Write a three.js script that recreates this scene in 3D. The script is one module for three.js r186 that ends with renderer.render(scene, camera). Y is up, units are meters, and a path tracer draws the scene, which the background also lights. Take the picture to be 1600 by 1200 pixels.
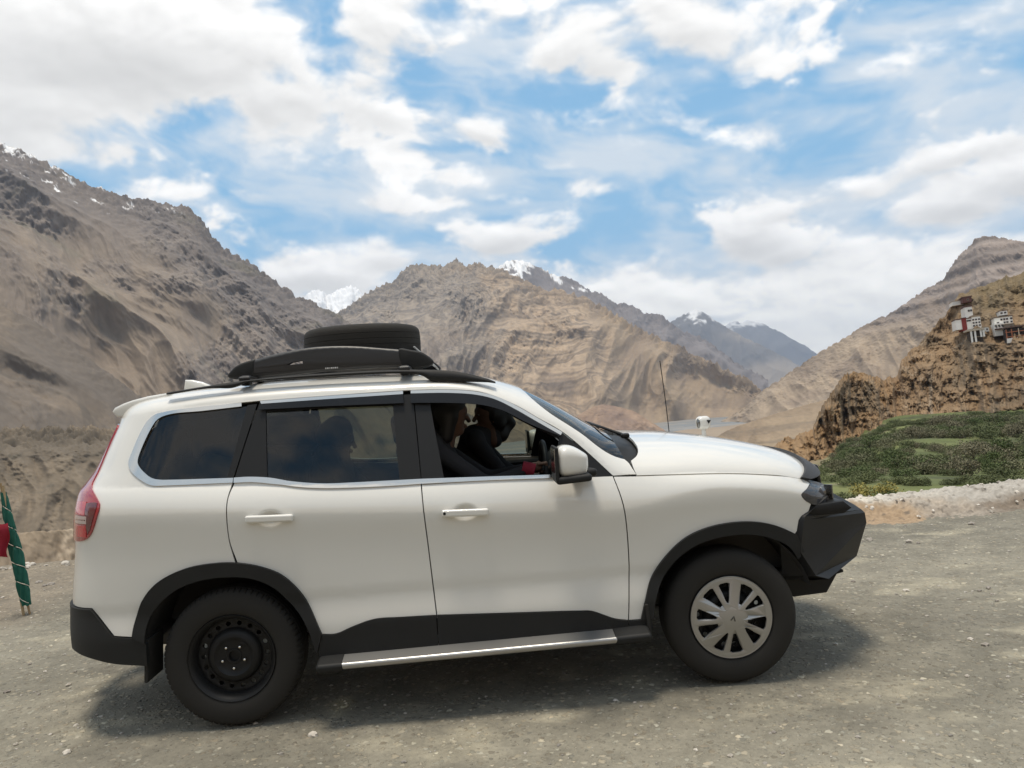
import * as THREE from 'three';
import { RoundedBoxGeometry } from 'three/addons/geometries/RoundedBoxGeometry.js';
import { MarchingCubes } from 'three/addons/objects/MarchingCubes.js';
import { mergeGeometries, mergeVertices, toCreasedNormals } from 'three/addons/utils/BufferGeometryUtils.js';

// ------------------------------------------------------------------ camera, exposure, sun, sky
const scene = new THREE.Scene();
const EYE = new THREE.Vector3(1.395, 1.68, 5.148);
const camera = new THREE.PerspectiveCamera(53.13, 4 / 3, 0.1, 90000);
camera.position.copy(EYE);
camera.rotation.set(0.0168, -0.0504, -0.0669, 'YXZ');
const renderer = new THREE.WebGLRenderer({ antialias: true });
renderer.toneMapping = THREE.LinearToneMapping;
renderer.toneMappingExposure = 1.0;
renderer.shadowMap.enabled = true;

const sun = new THREE.DirectionalLight(new THREE.Color(1, 0.90, 0.76), 3.3);
sun.position.set(-4, 60, 3);             // almost overhead, softened by thin cloud
sun.castShadow = true;
sun.shadow.radius = 26;
Object.assign(sun.shadow.camera, { left: -12, right: 12, top: 12, bottom: -12, near: 1, far: 200 });
scene.add(sun, sun.target);

// ------------------------------------------------------------------ numbers
const lerp = (a, b, t) => a + (b - a) * t, clamp = (x, a = 0, b = 1) => Math.min(b, Math.max(a, x));
const sstep = (a, b, x) => { const t = clamp((x - a) / (b - a)); return t * t * (3 - 2 * t); };
const rad = (d) => d * Math.PI / 180;
function rng(seed) { let a = seed >>> 0; return () => { a = (a + 0x6d2b79f5) | 0; let t = Math.imul(a ^ (a >>> 15), 1 | a); t = (t + Math.imul(t ^ (t >>> 7), 61 | t)) ^ t; return ((t ^ (t >>> 14)) >>> 0) / 4294967296; }; }
const PERM = new Uint8Array(512);
{ const r = rng(77), p = [...Array(256).keys()]; for (let i = 255; i > 0; i--) { const j = Math.floor(r() * (i + 1)); [p[i], p[j]] = [p[j], p[i]]; } for (let i = 0; i < 512; i++) PERM[i] = p[i & 255]; }
const GX = [1, -1, 1, -1, 1, -1, 1, -1, 0, 0, 0, 0], GY = [1, 1, -1, -1, 0, 0, 0, 0, 1, -1, 1, -1], GZ = [0, 0, 0, 0, 1, 1, -1, -1, 1, 1, -1, -1];
function noise(x, y, z = 0) {               // gradient noise, about -1..1
  const X = Math.floor(x), Y = Math.floor(y), Z = Math.floor(z); x -= X; y -= Y; z -= Z;
  const u = x * x * x * (x * (x * 6 - 15) + 10), v = y * y * y * (y * (y * 6 - 15) + 10), w = z * z * z * (z * (z * 6 - 15) + 10);
  const a = X & 255, b = Y & 255, c = Z & 255;
  const A = PERM[a] + b, B = PERM[(a + 1) & 255] + b, AA = PERM[A & 255] + c, AB = PERM[(A + 1) & 255] + c, BA = PERM[B & 255] + c, BB = PERM[(B + 1) & 255] + c;
  const g = (h, i, j, k) => { h = PERM[h & 255] % 12; return GX[h] * i + GY[h] * j + GZ[h] * k; };
  const l0 = lerp(lerp(g(AA, x, y, z), g(BA, x - 1, y, z), u), lerp(g(AB, x, y - 1, z), g(BB, x - 1, y - 1, z), u), v);
  const l1 = lerp(lerp(g(AA + 1, x, y, z - 1), g(BA + 1, x - 1, y, z - 1), u), lerp(g(AB + 1, x, y - 1, z - 1), g(BB + 1, x - 1, y - 1, z - 1), u), v);
  return lerp(l0, l1, w);
}
function fbm(x, y, z, oct, gain = 0.5, lac = 2.03) { let s = 0, a = 1, n = 0; for (let i = 0; i < oct; i++) { s += a * noise(x, y, z); n += a; a *= gain; x = x * lac + 13.1; y = y * lac + 7.7; z = z * lac + 3.3; } return s / n; }
function ridged(x, y, z, oct, gain = 0.5) { let s = 0, a = 1, n = 0; for (let i = 0; i < oct; i++) { const r = 1 - Math.abs(noise(x, y, z)) * 1.7; s += a * r; n += a; a *= gain; x = x * 2.07 + 5.3; y = y * 2.07 + 1.7; z = z * 2.07 + 9.1; } return s / n; }
function curve(pts) {                       // smooth curve through (x, y) points
  const n = pts.length, m = [];
  for (let i = 0; i < n; i++) { const a = pts[Math.max(0, i - 1)], b = pts[Math.min(n - 1, i + 1)]; m.push((b[1] - a[1]) / (b[0] - a[0])); }
  return (x) => {
    if (x <= pts[0][0]) return pts[0][1] + m[0] * (x - pts[0][0]);
    if (x >= pts[n - 1][0]) return pts[n - 1][1] + m[n - 1] * (x - pts[n - 1][0]);
    let i = 0; while (x > pts[i + 1][0]) i++;
    const h = pts[i + 1][0] - pts[i][0], t = (x - pts[i][0]) / h, t2 = t * t, t3 = t2 * t;
    return (2 * t3 - 3 * t2 + 1) * pts[i][1] + (t3 - 2 * t2 + t) * h * m[i] + (3 * t2 - 2 * t3) * pts[i + 1][1] + (t3 - t2) * h * m[i + 1];
  };
}

// the sky: clear blue with thick cumulus low down and broken cloud above; the same weather goes on all round
{
  const W = 4096, H = 2048, data = new Float32Array(W * H * 4);
  // heaps of cloud: bearing, height, half width, half height (degrees), thickness, lean
  const heaps = [[-23, 24.5, 11, 5.2, 1.25, 0], [-13, 22.6, 5.5, 4.2, 1.0, 0], [-30, 22, 8, 6, 1.0, 0], [-4.5, 26, 3.6, 3.6, 0.95, 0], [-6.6, 21.2, 4.2, 2.0, 0.9, 0.25], [1.3, 19.3, 3.6, 1.3, 0.85, 0.35], [-4.4, 17.6, 4.4, 0.8, 0.7, 0.3], [-1.0, 16.4, 3.0, 0.6, 0.62, 0.25],
    [-2.8, 14.6, 4.2, 0.5, 0.6, 0.05], [-11.5, 9.6, 6.0, 1.9, 1.1, 0], [-5.6, 11.0, 1.9, 1.5, 1.0, 0], [2.4, 11.8, 3.6, 1.7, 1.1, -0.1], [3.2, 14.6, 1.8, 0.6, 0.6, 0], [6.6, 16.6, 1.8, 0.55, 0.65, 0], [10, 14.8, 4.5, 0.8, 0.55, 0.2], [6, 5.5, 9, 3.4, 1.0, 0], [16, 6.0, 8, 2.6, 1.0, 0], [28, 6.4, 9, 2.6, 1.05, 0], [24, 3.0, 14, 3.0, 0.9, 0], [-9, 6.5, 7, 2.6, 0.9, 0],
    [20.6, 10.3, 2.6, 2.4, 1.25, 0], [22.6, 9.0, 3.0, 1.7, 1.1, 0], [33.5, 10.6, 3.4, 1.6, 1.2, 0], [38, 11.4, 4, 2.2, 1.2, 0], [33, 13.2, 8, 1.1, 0.85, -0.14], [10, 24.0, 5, 2.6, 0.95, 0.2], [17, 24, 5, 2.8, 0.85, 0.1], [6, 28, 6, 2.5, 0.7, 0], [22, 21.6, 4, 1.3, 0.62, 0], [25, 25.5, 9, 3.0, 0.55, -0.1], [20, 17.6, 5.5, 1.4, 0.55, 0.3],
    [9, 20.2, 4, 1.2, 0.6, 0], [-20, 15.4, 6, 1.0, 0.5, 0], [-26, 17.6, 4, 1.2, 0.62, 0], [33, 20, 6, 1.6, 0.4, -0.3]];
  for (let j = H / 2 - 8; j < H; j++) {
    const el = ((j + 0.5) / H - 0.5) * Math.PI, y = Math.sin(el), c = Math.cos(el), eld = el * 180 / Math.PI;
    const fine = eld < 34;
    for (let i = 0; i < W; i++) {
      const th = ((i + 0.5) / W - 0.5) * 2 * Math.PI, dx = c * Math.cos(th), dz = c * Math.sin(th), az = Math.atan2(dx, -dz) * 180 / Math.PI;
      const near = fine && az > -50 && az < 58;
      const wx = fbm(dx * 5, y * 9, dz * 5, 3), wy = fbm(dx * 5 + 40, y * 9, dz * 5, 3);
      const n1 = fbm(dx * 9 + wx * 0.4, y * 17 + wy * 0.4, dz * 9, near ? 7 : 5, 0.55);
      let heap = 0, under = 0, thin = 0;
      if (near) {
        const A = az + wx * 2.2, E = eld + wy * 1.2;
        for (const [a, e, ra, re, k, lean] of heaps) {
          const u = (A - a) / (ra * 1.1), v = (E - e + lean * (A - a)) / (re * 1.1);
          if (u > 2 || u < -2 || v > 2.2 || v < -2.2) continue;
          const g = k * Math.exp(-0.9 * u * u - (v > 0 ? 0.9 * v * v : 1.3 * v * v));
          heap = Math.max(heap, g); if (k > 0.8 && e > 8) under = Math.max(under, g * sstep(0.45, -0.7, v));
        }
        thin = 0.27;
      }
      const edge = sstep(34, 26, eld) * sstep(-50, -40, az) * sstep(58, 48, az);
      const loose = 0.42 + 0.5 * fbm(dx * 3.1 + 9, y * 5.5, dz * 3.1, 3) + 0.25 * sstep(14, 2, eld);
      heap = lerp(loose, heap, near ? edge : 0);
      const n2 = near ? fbm(dx * 9 + wx * 0.4 + 0.06, (y + 0.010) * 17 + wy * 0.4, dz * 9, 4, 0.55) : n1;
      const puffs = fbm(dx * 22 + wx, (y * 34) + wy, dz * 22, 4, 0.6), mid = sstep(0.02, 0.3, fbm(dx * 6 + 21, y * 13 + wy * 0.5, dz * 6, 4)) * sstep(6, 11, eld) * (0.32 + 0.8 * puffs);
      const dens = heap * 1.15 + n1 * 1.25 + mid * 0.9 + puffs * 0.42 - 0.37;
      const veil = sstep(0.0, 0.75, 0.42 + fbm(dx * 4 + wx * 0.9, y * 14 + 5 + wx * 0.8 + dx * 3, dz * 4, 5, 0.58) * 1.25 + n1 * 0.6) * 0.76;
      const body = sstep(-0.12, 0.54, dens);
      const t = sstep(0, 45, eld), lo = sstep(11, 1, eld);
      let r = lerp(0.29, 0.21, t), g = lerp(0.575, 0.45, t), b = lerp(0.85, 0.75, t);
      r = lerp(r, 1.0, lo); g = lerp(g, 0.965, lo); b = lerp(b, 0.88, lo);
      const m1 = veil * (1 - 0.35 * body); r = lerp(r, 0.84, m1); g = lerp(g, 0.885, m1); b = lerp(b, 0.92, m1);
      const grey = near ? clamp((under * 0.85 - 0.12) * edge + 0.08 * dens) : 0.25 * sstep(0.1, 0.7, dens);
      const puff = 1.06 + 0.26 * lo + 0.5 * (n1 - n2) + 0.05 * sstep(0.1, 0.5, dens);
      r = lerp(r, lerp(puff, 0.60, grey), body); g = lerp(g, lerp(puff * (0.99 - 0.03 * lo), 0.60, grey), body); b = lerp(b, lerp(puff * (0.968 - 0.11 * lo), 0.59, grey), body);
      const o = (j * W + i) * 4; data[o] = r; data[o + 1] = g; data[o + 2] = b; data[o + 3] = 1;
    }
  }
  for (let j = 0; j < H / 2 - 8; j++) for (let i = 0; i < W; i++) { const o = (j * W + i) * 4; data[o] = 0.30; data[o + 1] = 0.27; data[o + 2] = 0.23; data[o + 3] = 1; }
  const sky = new THREE.DataTexture(data, W, H, THREE.RGBAFormat, THREE.FloatType);
  sky.mapping = THREE.EquirectangularReflectionMapping; sky.magFilter = THREE.LinearFilter; sky.needsUpdate = true;
  scene.background = sky; scene.environment = sky;
}
scene.fog = new THREE.FogExp2(0xb6c6de, 0.000036);

// ------------------------------------------------------------------ names, labels, materials
const used = new Map();
function numbered(name) { const n = used.get(name) || 0; used.set(name, n + 1); return n ? `${name}_${String(n).padStart(3, '0')}` : name; }
function tag(o, label, category, group, kind) { o.userData = { ...o.userData, ...(label && { label }), ...(category && { category }), ...(group && { group }), ...(kind && { kind }) }; return o; }
function mesh(name, geometry, material, parent = scene) { const o = new THREE.Mesh(geometry, material); o.name = parent === scene ? numbered(name) : name; o.castShadow = o.receiveShadow = true; parent.add(o); return o; }
function thing(name, label, category, pos = [0, 0, 0], group) { const o = new THREE.Group(); o.name = numbered(name); o.position.set(...pos); scene.add(o); return tag(o, label, category, group); }
// the land's tones are written as proportions; here they get the rock's own lightness, snow staying below 0.82
function structure(name, geometry, material, label) {
  if (material === LAND) { const c = geometry.attributes.color; for (let i = 0; i < c.count; i++) c.setXYZ(i, Math.min(0.82, c.getX(i) * 1.40), Math.min(0.82, c.getY(i) * 1.33), Math.min(0.82, c.getZ(i) * 1.23)); }
  return tag(mesh(name, geometry, material), label, null, null, 'structure'); }
const mat = (r, g, b, o = {}) => new THREE.MeshPhysicalMaterial({ color: new THREE.Color().setRGB(r, g, b), roughness: 0.6, ...o });
const vmat = (o = {}) => new THREE.MeshStandardMaterial({ vertexColors: true, roughness: 1, ...o });
const merge = (list) => mergeGeometries(list.map((g) => { const q = g.index ? g.toNonIndexed() : g; for (const k of Object.keys(q.attributes)) if (!['position', 'normal'].includes(k)) q.deleteAttribute(k); return q; }));
function tex(size, fn, srgb) {               // a tiling picture: fn(u, v) -> grey or [r, g, b] in 0..1
  const d = new Uint8Array(size * size * 4);
  for (let j = 0; j < size; j++) for (let i = 0; i < size; i++) { const c = fn(i / size, j / size), o = (j * size + i) * 4; if (typeof c === 'number') d[o] = d[o + 1] = d[o + 2] = clamp(c) * 255; else for (let k = 0; k < 3; k++) d[o + k] = clamp(c[k]) * 255; d[o + 3] = 255; }
  const t = new THREE.DataTexture(d, size, size); t.wrapS = t.wrapT = THREE.RepeatWrapping; t.magFilter = THREE.LinearFilter; t.minFilter = THREE.LinearMipmapLinearFilter; if (srgb) t.colorSpace = THREE.SRGBColorSpace; t.needsUpdate = true; return t;
}
function grid(nu, nv, point, color) {        // a sheet of nu x nv points with vertex colours
  const pos = new Float32Array(nu * nv * 3), col = color && new Float32Array(nu * nv * 3), idx = new Uint32Array((nu - 1) * (nv - 1) * 6);
  for (let j = 0, k = 0; j < nv; j++) for (let i = 0; i < nu; i++, k += 3) { const p = point(i / (nu - 1), j / (nv - 1), i, j); pos[k] = p[0]; pos[k + 1] = p[1]; pos[k + 2] = p[2]; if (color) { const c = color(p, i / (nu - 1), j / (nv - 1)); col[k] = c[0]; col[k + 1] = c[1]; col[k + 2] = c[2]; } }
  for (let j = 0, k = 0; j < nv - 1; j++) for (let i = 0; i < nu - 1; i++) { const a = j * nu + i; idx[k++] = a; idx[k++] = a + 1; idx[k++] = a + nu; idx[k++] = a + 1; idx[k++] = a + nu + 1; idx[k++] = a + nu; }
  const g = new THREE.BufferGeometry(); g.setAttribute('position', new THREE.BufferAttribute(pos, 3)); if (color) g.setAttribute('color', new THREE.BufferAttribute(col, 3)); g.setIndex(new THREE.BufferAttribute(idx, 1)); g.computeVertexNormals(); return g;
}
const mixc = (a, b, t) => [lerp(a[0], b[0], t), lerp(a[1], b[1], t), lerp(a[2], b[2], t)];
const mulc = (a, k) => [a[0] * k, a[1] * k, a[2] * k];

// ------------------------------------------------------------------ the land
const bearing = (az, el, d) => [EYE.x + d * Math.sin(rad(az)), EYE.y + d * Math.tan(rad(el)), EYE.z - d * Math.cos(rad(az))];
// a mountainside: a crest line through surveyed points, a face that falls to its foot, and the far side
function mountain(name, label, o) {
  const pts = o.crest.map(([a, e, d]) => new THREE.Vector3(...bearing(a, e, d)));
  const line = new THREE.CatmullRomCurve3(pts, false, 'catmullrom', 0.35);
  const crest = line.getSpacedPoints(o.nu - 1), acc = [0];
  for (let i = 1; i < crest.length; i++) acc.push(acc[i - 1] + Math.hypot(crest[i].x - crest[i - 1].x, crest[i].z - crest[i - 1].z));
  const towards = crest.map((c) => { const f = new THREE.Vector2(EYE.x - c.x, EYE.z - c.z).normalize(); return o.aspect ? f.lerp(new THREE.Vector2(Math.sin(rad(o.aspect)), Math.cos(rad(o.aspect))), 0.7).normalize() : f; });
  const vTop = o.vTop ?? 0.86, S = o.seed * 17.3, L = o.scale, run = o.run ?? 1.5;
  const info = new Float32Array(o.nu * o.nv * 3);
  const g = grid(o.nu, o.nv, (u, vv, i, j) => {
    const c = crest[i], f = towards[i], H = c.y - o.base, front = vv <= vTop, v = front ? vv / vTop : 1 + (vv - vTop) / (1 - vTop);
    const width = H * (typeof run === 'function' ? run(u) : run);
    let hx, y;
    if (v <= 1) { hx = (1 - v) * width; y = o.base + H * Math.pow(v, o.bow ?? 1.15); } else { hx = -(v - 1) * width * 0.7; y = c.y - (v - 1) * H * 0.75; }
    const a = acc[i] / L, b = v * Math.hypot(width, H) / L;
    const wa = noise(a * 0.7 + S, b * 0.7, 3.1) * 0.5, wb = noise(a * 0.7 + S, b * 0.7, 8.4) * 0.5;
    const lean = o.lean ?? 0;
    const spur = ridged(a + wa + S + lean * b, (b + wb) * 0.42, S, 3, 0.45) - 0.55;
    const gully = ridged(a * 3.1 + wb * 2 + lean * b * 3.1, b * 0.9 + wa, S + 4, 4, 0.55) - 0.55;
    const rock = fbm(a * 13, b * 9, S + 7, 4, 0.6);
    const win = Math.pow(clamp(v / 0.25), 0.8) * (v <= 1 ? 0.25 + 0.75 * sstep(1.0, 0.72, v) : 0.3);
    const bx = c.x + f.x * hx, bz = c.z + f.y * hx, crag = ridged(bx / (L * 0.42) + S, y / (L * 0.42), bz / (L * 0.42), 4, 0.58) - 0.55;
    const rocky = sstep(-0.12, 0.22, fbm(a * 1.3 + wa + S, b * 0.8 + wb, S + 2, 4, 0.55) + (v - 0.55) * (o.rise ?? 0.5));
    let d = (spur * o.spur * 1.25 + gully * o.gully * (0.45 + 0.55 * rocky) + crag * (o.crag ?? 0.075) * rocky) * win * L + rock * o.rock * L * (0.12 + 0.88 * rocky) * (0.3 + 0.7 * win);
    const top = sstep(0.8, 1, v) * sstep(1.25, 1, v);
    y += top * (o.jag ?? 0) * L * (ridged(a * 8, b * 8, S, 4, 0.6) - 0.6);
    if (o.shape) { const r = o.shape(v, a, b, y, d); d = r[0]; y = r[1]; }
    info.set([v, gully + spur, rocky], (j * o.nu + i) * 3);
    return [c.x + f.x * (hx + d), y + d * 0.25 * win, c.z + f.y * (hx + d)];
  });
  const n = g.attributes.normal, p = g.attributes.position, col = new Float32Array(p.count * 3);
  for (let k = 0; k < p.count; k++) {
    const i = k % o.nu, v = info[3 * k], a = acc[i] / L, fall = fbm(a * 4.5 + (o.lean ?? 0) * v * 5 + S, v * 1.1, S + 1, 5, 0.6);
    const tone = o.tone || [1, 1, 1], c = o.color({ x: p.getX(k), y: p.getY(k), z: p.getZ(k), ny: n.getY(k), v, u: i / (o.nu - 1), a, f: info[3 * k + 1], rocky: info[3 * k + 2], fall, S, i });
    for (let j = 0; j < 3; j++) col[3 * k + j] = c[0] > 0.45 ? c[j] : c[j] * tone[j];
  }
  g.setAttribute('color', new THREE.BufferAttribute(col, 3));
  return structure(name, g, LAND, label);
}
const LAND = vmat({ roughness: 1 });
const far = (list, d) => list.map(([a, e], i) => [a, e, typeof d === 'function' ? d(i / (list.length - 1), a) : d]);

mountain('mountain', 'high grey brown mountain with snow streaks at its top, left of the car', {
  crest: far([[-38, 20.2], [-33.84, 18.6], [-30.07, 17.37], [-28.72, 17.07], [-27.98, 16.69], [-25.41, 15.42], [-24.31, 15.09], [-22.99, 14.67], [-21.43, 14.5], [-19.64, 14.27], [-18.65, 13.66], [-17.3, 11.75], [-15.45, 10.66], [-13.79, 9.3], [-12.09, 8.12], [-9.25, 6.55], [-5.51, 3.4], [0.67, -2]], (t) => 3400 - 400 * t),
  tone: [0.83, 0.85, 0.90], crag: 0.04, nu: 760, nv: 430, base: -210, scale: 420, seed: 1, run: 1.55, spur: 0.42, gully: 0.17, rock: 0.075, jag: 0.10, lean: 0.45, bow: 1.05,
  color: ({ x, y, z, ny, v, u, a, f, S, i, rocky, fall }) => {
    const n = fbm(x / 260, y / 200, z / 260 + S, 5, 0.6), m = fbm(x / 900 + 4, y / 500, z / 900, 3), q = fbm(x / 30, y / 26, z / 30, 5, 0.7);
    const dipy = y + x * 0.35 + n * 170 + 120 * Math.sin(x / 330 + m * 4), band = Math.sin(dipy / 34 + m * 5) * 0.45 + Math.sin(dipy / 11 + n * 3) * 0.55;
    let c = mixc([0.155, 0.128, 0.102], [0.205, 0.165, 0.122], sstep(-0.3, 0.3, fall + m));
    c = mixc(c, [0.122, 0.104, 0.088], sstep(0.02, 0.3, fall) * 0.6);
    c = mixc(c, mixc([0.122, 0.106, 0.097], [0.172, 0.148, 0.126], sstep(-0.5, 0.5, n + 0.5 * band)), rocky * 0.75);
    c = mixc(c, [0.118, 0.108, 0.106], sstep(0.62, 0.95, v + m * 0.35) * 0.6);
    c = mixc(c, [0.12, 0.112, 0.078], sstep(0.16, 0.4, fbm(x / 330 + 31, y / 200, z / 330, 4)) * 0.5);
    c = mulc(c, 1 + 0.40 * q * (0.65 + 0.35 * rocky) + 0.13 * band * rocky);
    const snow = sstep(700, 860, y) * sstep(0.2, 0.32, fbm(x / 60 + y / 50, y / 90 - x / 70, z / 60, 5, 0.65) + 0.25 * f + (y - 950) / 1900);
    return mixc(c, [0.74, 0.76, 0.79], snow);
  },
});
mountain('mountain', 'dark smooth scree slope in front of the high left mountain', {
  crest: far([[-40, 14], [-34.23, 10.4], [-30.54, 7.87], [-28.54, 6.7], [-26.5, 5.0], [-23.1, 1.9], [-18.69, -1.9], [-14, -6], [-9, -9.5]], (t) => 1750 - 250 * t),
  tone: [0.86, 0.88, 0.9], nu: 460, nv: 260, base: -210, scale: 240, seed: 2, run: 1.6, spur: 0.26, gully: 0.07, rock: 0.03, jag: 0.03, lean: 0.5, crag: 0.03,
  color: ({ x, y, z, v, f, S }) => {
    const n = fbm(x / 120, y / 100, z / 120, 5, 0.6), m = fbm(x / 420, y / 300, z / 420 + 7, 3), q = fbm(x / 14, y / 12, z / 14, 4, 0.65), st = fbm(x / 90 + y / 45, 2, z / 40, 4, 0.6);
    let c = mixc([0.112, 0.094, 0.078], [0.165, 0.132, 0.1], sstep(-0.3, 0.3, n + m));
    c = mixc(c, [0.085, 0.074, 0.062], sstep(0.12, 0.35, st) * 0.6);
    return mulc(c, 1 + 0.32 * q);
  },
});
mountain('mountain', 'brown bluff with a dark upper edge, left of the red tail lamp', {
  crest: far([[-40, 1.3], [-34.67, 0.45], [-30.89, 0.2], [-28.88, -0.05], [-26.76, -0.1], [-24.18, -0.5], [-19.89, -1.3], [-14, -3.1], [-8, -6]], 950),
  tone: [0.84, 0.86, 0.86], nu: 420, nv: 260, base: -170, scale: 90, seed: 3, run: 1.25, spur: 0.4, gully: 0.16, rock: 0.08, jag: 0.22, bow: 0.9,
  shape: (v, a, b, y, d) => [d - 16 * sstep(0.84, 0.92, v + 0.08 * noise(a * 3, 4)), y],
  color: ({ x, y, z, v, ny, S }) => {
    const n = fbm(x / 60, y / 40, z / 60, 5, 0.6), q = fbm(x / 7, y / 6, z / 7, 4, 0.65), pocks = sstep(0.25, 0.42, fbm(x / 16, y / 9, z / 16, 3, 0.6));
    let c = mixc([0.135, 0.11, 0.083], [0.175, 0.142, 0.108], sstep(-0.3, 0.3, n));
    c = mixc(c, [0.075, 0.063, 0.05], sstep(0.74, 0.86, v + n * 0.22) * sstep(1.02, 0.93, v + n * 0.1) * 0.6);
    c = mixc(c, [0.08, 0.07, 0.055], pocks * 0.7);
    return mulc(c, 1 + 0.35 * q);
  },
});
mountain('cliff', 'pale eroded earth bank across the gully behind the green pole', {
  crest: far([[-38, -5.4], [-34.94, -5.77], [-31.19, -6.2], [-29.18, -6.35], [-27.08, -6.5], [-24.14, -6.8], [-20, -7.1], [-12, -7.8]], 210),
  nu: 360, nv: 160, base: -70, scale: 22, seed: 4, run: 0.7, spur: 0.3, gully: 0.22, rock: 0.09, jag: 0.04,
  color: ({ x, y, z, v, S }) => {
    const n = fbm(x / 16, y / 9, z / 16, 5, 0.6), w = sstep(0.10, 0.42, fbm(x / 7, y / 11, z / 7 + 5, 4, 0.6)), q = fbm(x / 1.6, y / 1.6, z / 1.6, 4, 0.65);
    return mulc(mixc(mixc([0.14, 0.115, 0.088], [0.2, 0.165, 0.125], sstep(-0.3, 0.3, n)), [0.36, 0.31, 0.25], w * 0.8), 1 + 0.35 * q);
  },
});
mountain('mountain', 'small snowy peak far behind the notch between two brown mountains', {
  crest: far([[-16, 4], [-13.95, 6.59], [-12.6, 7.7], [-11.72, 8.25], [-10.71, 8.75], [-10.2, 8.2], [-9.81, 8.45], [-8.64, 8.9], [-7.53, 8.19], [-5.39, 5.28]], 12500),
  nu: 240, nv: 110, base: -200, scale: 1200, seed: 5, run: 1.5, spur: 0.5, gully: 0.22, rock: 0.07, jag: 0.12,
  color: ({ x, y, z, f, v }) => mixc([0.105, 0.1, 0.095], [0.78, 0.79, 0.82], sstep(1420, 1560, y + f * 700 + 700 * fbm(x / 200, y / 130, z / 200, 5, 0.65))),
});
mountain('mountain', 'snow streaked dark ridge behind the folded brown mountain', {
  crest: far([[-4, 6], [-1.49, 7.2], [2.01, 9.33], [3.36, 10.05], [4.92, 9.75], [6.76, 8.68], [8.16, 8.19], [9.06, 7.42], [9.98, 7.11], [10.87, 6.33], [12.03, 6.09], [13.15, 5.44], [14.06, 5.26], [15.36, 4.08], [17.12, 3.24], [18.8, 1.71], [21.31, 0]], (t) => 8600 - 800 * t),
  nu: 420, nv: 130, base: -200, scale: 800, seed: 6, run: 1.3, spur: 0.45, gully: 0.2, rock: 0.08, jag: 0.1,
  color: ({ x, y, z, f, v, u }) => mixc(mulc([0.125, 0.115, 0.118], 1 + 0.4 * fbm(x / 150, y / 110, z / 150, 4, 0.6)), [0.76, 0.78, 0.8], sstep(1390, 1500, y + 420 * f + 620 * fbm(x / 130 + y / 120, y / 130 - x / 300, z / 130, 5, 0.65))),
});
mountain('mountain', 'blue hazy peak with a white tip far down the valley', {
  crest: far([[9.5, 1], [12.51, 2.9], [14.94, 4.72], [15.89, 5.2], [16.81, 5.42], [17.67, 4.8], [18.94, 3.77], [20.62, 2.71], [22.27, 1.67], [24.29, 0.3], [27, -1]], 17000),
  nu: 260, nv: 110, base: -250, scale: 1500, seed: 7, run: 1.5, spur: 0.42, gully: 0.12, rock: 0.03, jag: 0.05,
  color: ({ x, y, z, f, u, v }) => { const lo = sstep(-0.1, 0.35, fbm(x / 2200, y / 700, z / 2200, 3) + (u - 0.45) * 1.1 - 0.0002 * y); return mixc(mixc([0.085, 0.078, 0.072], [0.2, 0.17, 0.135], lo * 0.9), [0.75, 0.78, 0.82], sstep(1500, 1640, y + 420 * f + 420 * fbm(x / 220, y / 150, z / 220, 4, 0.6)) * 0.7); },
});
mountain('mountain', 'farthest blue mountain at the end of the valley', {
  crest: far([[14, 1], [16.63, 2.81], [18.97, 4.23], [19.86, 4.25], [20.72, 4.16], [21.56, 3.76], [22.79, 2.97], [24.19, 1.96], [26.32, 0.2], [30, -1]], 24000),
  nu: 180, nv: 80, base: -300, scale: 2200, seed: 8, run: 1.5, spur: 0.4, gully: 0.1, rock: 0.03, jag: 0.05,
  color: ({ x, y, z, f }) => mixc([0.08, 0.075, 0.07], [0.75, 0.78, 0.82], sstep(1720, 1880, y + 450 * f + 450 * fbm(x / 300, y / 200, z / 300, 4, 0.6)) * 0.6),
});
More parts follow.
